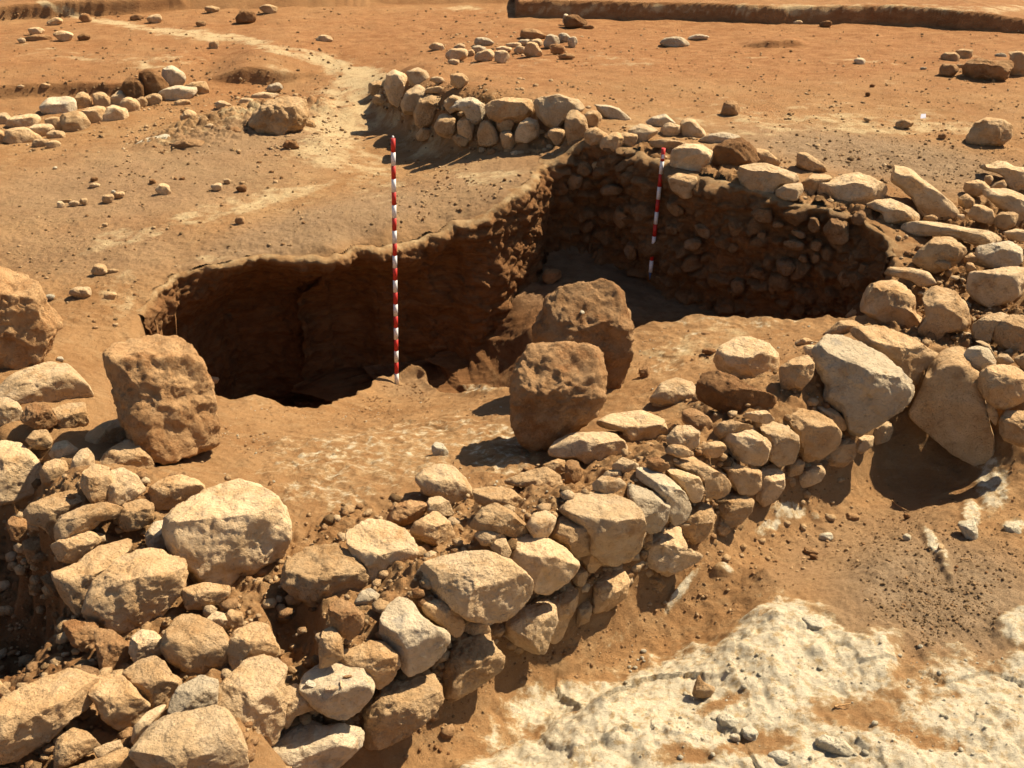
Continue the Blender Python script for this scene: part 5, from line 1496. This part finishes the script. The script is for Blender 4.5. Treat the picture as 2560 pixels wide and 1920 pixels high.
# ------------------------------------------------------------------ gravel and clods
def gravel(name, spots, sizes, mat, kinds):
    V, F = ICO[1]
    n = len(spots)
    N = len(V)
    g = np.random.default_rng(5)
    base = []
    for k in range(24):
        s = V * g.uniform(.6, 1.15, 3) + .22 * perlin(V * 1.7 + k * 7.3)[:, None] * V
        base.append(s)
    base = np.array(base)
    sel = g.integers(0, 24, n)
    an = g.uniform(0, 2 * math.pi, n)
    B = base[sel] * sizes[:, None, None]
    c, s = np.cos(an)[:, None], np.sin(an)[:, None]
    Q = np.stack([B[..., 0] * c - B[..., 1] * s, B[..., 0] * s + B[..., 1] * c, B[..., 2] * .75], -1) + spots[:, None, :]
    Fa = (F[None] + (np.arange(n) * N)[:, None, None]).reshape(-1, 3)
    o = link_mesh(name, Q.reshape(-1, 3), Fa, [M[k] for k in mat], None, True)
    mi = np.repeat(kinds, len(F)).astype(np.int32)
    o.data.polygons.foreach_set("material_index", mi)
    tag(o, kind="stuff")
    return o


Z = P[:, 2].reshape(nr_, nc_)


def surf(xq, yq):                         # height of the finished ground sheet
    r = np.clip(np.searchsorted(ys, yq) - 1, 0, nr_ - 2)
    fy = (yq - ys[r]) / (ys[r + 1] - ys[r])
    hh = half[r]
    u = (xq / hh + 1) / 2 * (NC - 1)
    c = np.clip(np.floor(u).astype(int), 0, NC - 2)
    fx = np.clip(u - c, 0, 1)
    c = c + len(oc)
    return (Z[r, c] * (1 - fx) + Z[r, c + 1] * fx) * (1 - fy) + (Z[r + 1, c] * (1 - fx) + Z[r + 1, c + 1] * fx) * fy


def scatter(boxes):
    out, sz, kd = [], [], []
    g = np.random.default_rng(77)
    for (x0, y0, x1, y1, n, s0, s1, kinds) in boxes:
        pxs, pys = (((x0 + x1) / 2 + (x1 - x0) * .34 * g.normal(size=n)) * K, ((y0 + y1) / 2 + (y1 - y0) * .34 * g.normal(size=n)) * K) if n in (5200, 3800, 1500) else (g.uniform(x0, x1, n) * K, g.uniform(y0, y1, n) * K)
        hp_, _t = hit(pxs, pys)
        cl = perlin(hp_ * 2.1 + 60) + .5 * perlin(hp_ * 6 + 33)
        keep = cl + g.uniform(-.7, .7, n) > 0
        hp_ = hp_[keep]
        sdv, _n = poly_sd(hp_[:, :2], RIMXY)
        r_ = np.clip(np.searchsorted(ys, hp_[:, 1]), 0, nr_ - 1)
        c_ = np.clip(np.round((hp_[:, 0] / half[r_] + 1) / 2 * (NC - 1)).astype(int), 0, NC - 1) + len(oc)
        on_white = white.reshape(nr_, nc_)[r_, c_] > .38
        hp_ = hp_[(sdv > .08) & (~on_white | (kinds[0] == 3))]
        m_ = len(hp_)
        s = s0 * (s1 / s0) ** (g.uniform(0, 1, m_) ** 2.6)
        out.append(np.column_stack([hp_[:, :2], surf(hp_[:, 0], hp_[:, 1]) + s * .25]))
        sz.append(s)
        kd.append(g.choice(kinds, m_))
    return np.vstack(out), np.concatenate(sz), np.concatenate(kd)


sp_, si_, ki_ = scatter([
    (1750, 1080, 2300, 1440, 5200, .002, .011, [4, 4, 4, 1]), (1880, 1220, 2260, 1420, 1500, .002, .013, [4, 4, 4, 1]),
    (900, 1080, 2212, 1659, 6500, .002, .010, [4, 4, 4, 1, 1, 2]), (1350, 1400, 2212, 1659, 500, .004, .02, [3, 3]),
    (480, 860, 1200, 1100, 2600, .004, .013, [0, 1, 1, 2, 3]), (1380, 690, 1800, 860, 900, .004, .014, [0, 1, 2, 3]), (780, 820, 930, 870, 500, .005, .014, [0, 1]),
    (0, 290, 1150, 720, 4600, .004, .020, [4, 4, 1, 2, 2]), (250, 200, 760, 340, 1500, .006, .03, [0, 1, 2, 2]), (900, 340, 1160, 480, 700, .006, .022, [0, 1, 2]),
    (1200, 60, 2212, 420, 4200, .005, .022, [4, 4, 1, 2]), (1750, 290, 2212, 420, 1500, .004, .016, [4, 2, 2]), (0, 20, 1100, 220, 2200, .006, .026, [4, 4, 1, 1]),
    (0, 1000, 1900, 1600, 3600, .004, .014, [0, 1, 1, 2]), (0, 990, 1000, 1659, 900, .010, .045, [1, 2, 2, 1]), (850, 900, 1900, 1350, 600, .010, .04, [1, 2, 2, 2])])
gravel("gravel", sp_, si_, ['r', 'o', 't', 'w', 'd'], ki_)


# small stones and crumbs packed between the larger ones: on the faces and the tops of the walls
def strip(top, foot, n, g):
    a, b = tri(top), tri(foot)
    u, v = g.uniform(0, 1, n), g.uniform(-.05, 1.0, n)
    fa = np.linspace(0, 1, len(a))
    fb = np.linspace(0, 1, len(b))
    x = np.interp(u, fa, a[:, 0]) * (1 - v) + np.interp(u, fb, b[:, 0]) * v
    y = np.interp(u, fa, a[:, 1]) * (1 - v) + np.interp(u, fb, b[:, 1]) * v
    return x, y


g_ = np.random.default_rng(99)
L_ = LINES.split('/')
pts_, szs_ = [], []
for top, foot, n in ((L_[0], L_[1].rsplit(' ', 21)[0], 900), (L_[3], L_[4], 110), (L_[5], L_[6], 260)):
    x, y = strip(top, foot, n, g_)
    pts_.append(np.column_stack([x, y]))
    szs_.append(.014 * (4.2 ** (g_.uniform(0, 1, n) ** 1.8)))
lo_ = lower_poly[:, 0].min(), lower_poly[:, 0].max(), lower_poly[:, 1].min(), lower_poly[:, 1].max()
rp_ = np.column_stack([g_.uniform(lo_[0], lo_[1], 5200), g_.uniform(lo_[2], lo_[3], 5200)])
si0, _ = poly_sd(rp_, lower_poly)
rp_ = rp_[si0 < 0][:1500]
pts_.append(rp_)
szs_.append(.008 * (6 ** (g_.uniform(0, 1, len(rp_)) ** 2.2)))
for x0, y0, x1, y1, n, s0, s1 in ((1880, 430, 2230, 760, 700, .008, .05), (1290, 300, 1950, 470, 300, .008, .04), (260, 200, 730, 330, 420, .008, .045), (840, 170, 1280, 240, 120, .008, .04), (0, 230, 450, 330, 200, .006, .03), (950, 70, 1260, 140, 160, .008, .035), (2010, 90, 2212, 190, 60, .008, .03)):
    pts_.append(np.column_stack([g_.uniform(x0, x1, n), g_.uniform(y0, y1, n)]))
    szs_.append(s0 * (s1 / s0) ** (g_.uniform(0, 1, n) ** 2.2))
pts_ = np.vstack(pts_)
szs_ = np.concatenate(szs_)
hq, _ = hit(pts_[:, 0] * K, pts_[:, 1] * K)
sdq, _ = poly_sd(hq[:, :2], RIMXY)
dq = ray(pts_[:, 0] * K, pts_[:, 1] * K)
low = surf(hq[:, 0], hq[:, 1])
hq[:, 2] = np.where(np.abs(low - hq[:, 2]) < .2, np.minimum(hq[:, 2], low + .02), hq[:, 2])
ok = sdq > .05
gravel("rubble_fill", (hq + szs_[:, None] * .15 * -dq)[ok], szs_[ok], ['t', 'o', 'c', 'd'], np.random.default_rng(3).choice([0, 0, 1, 2, 3], ok.sum()))
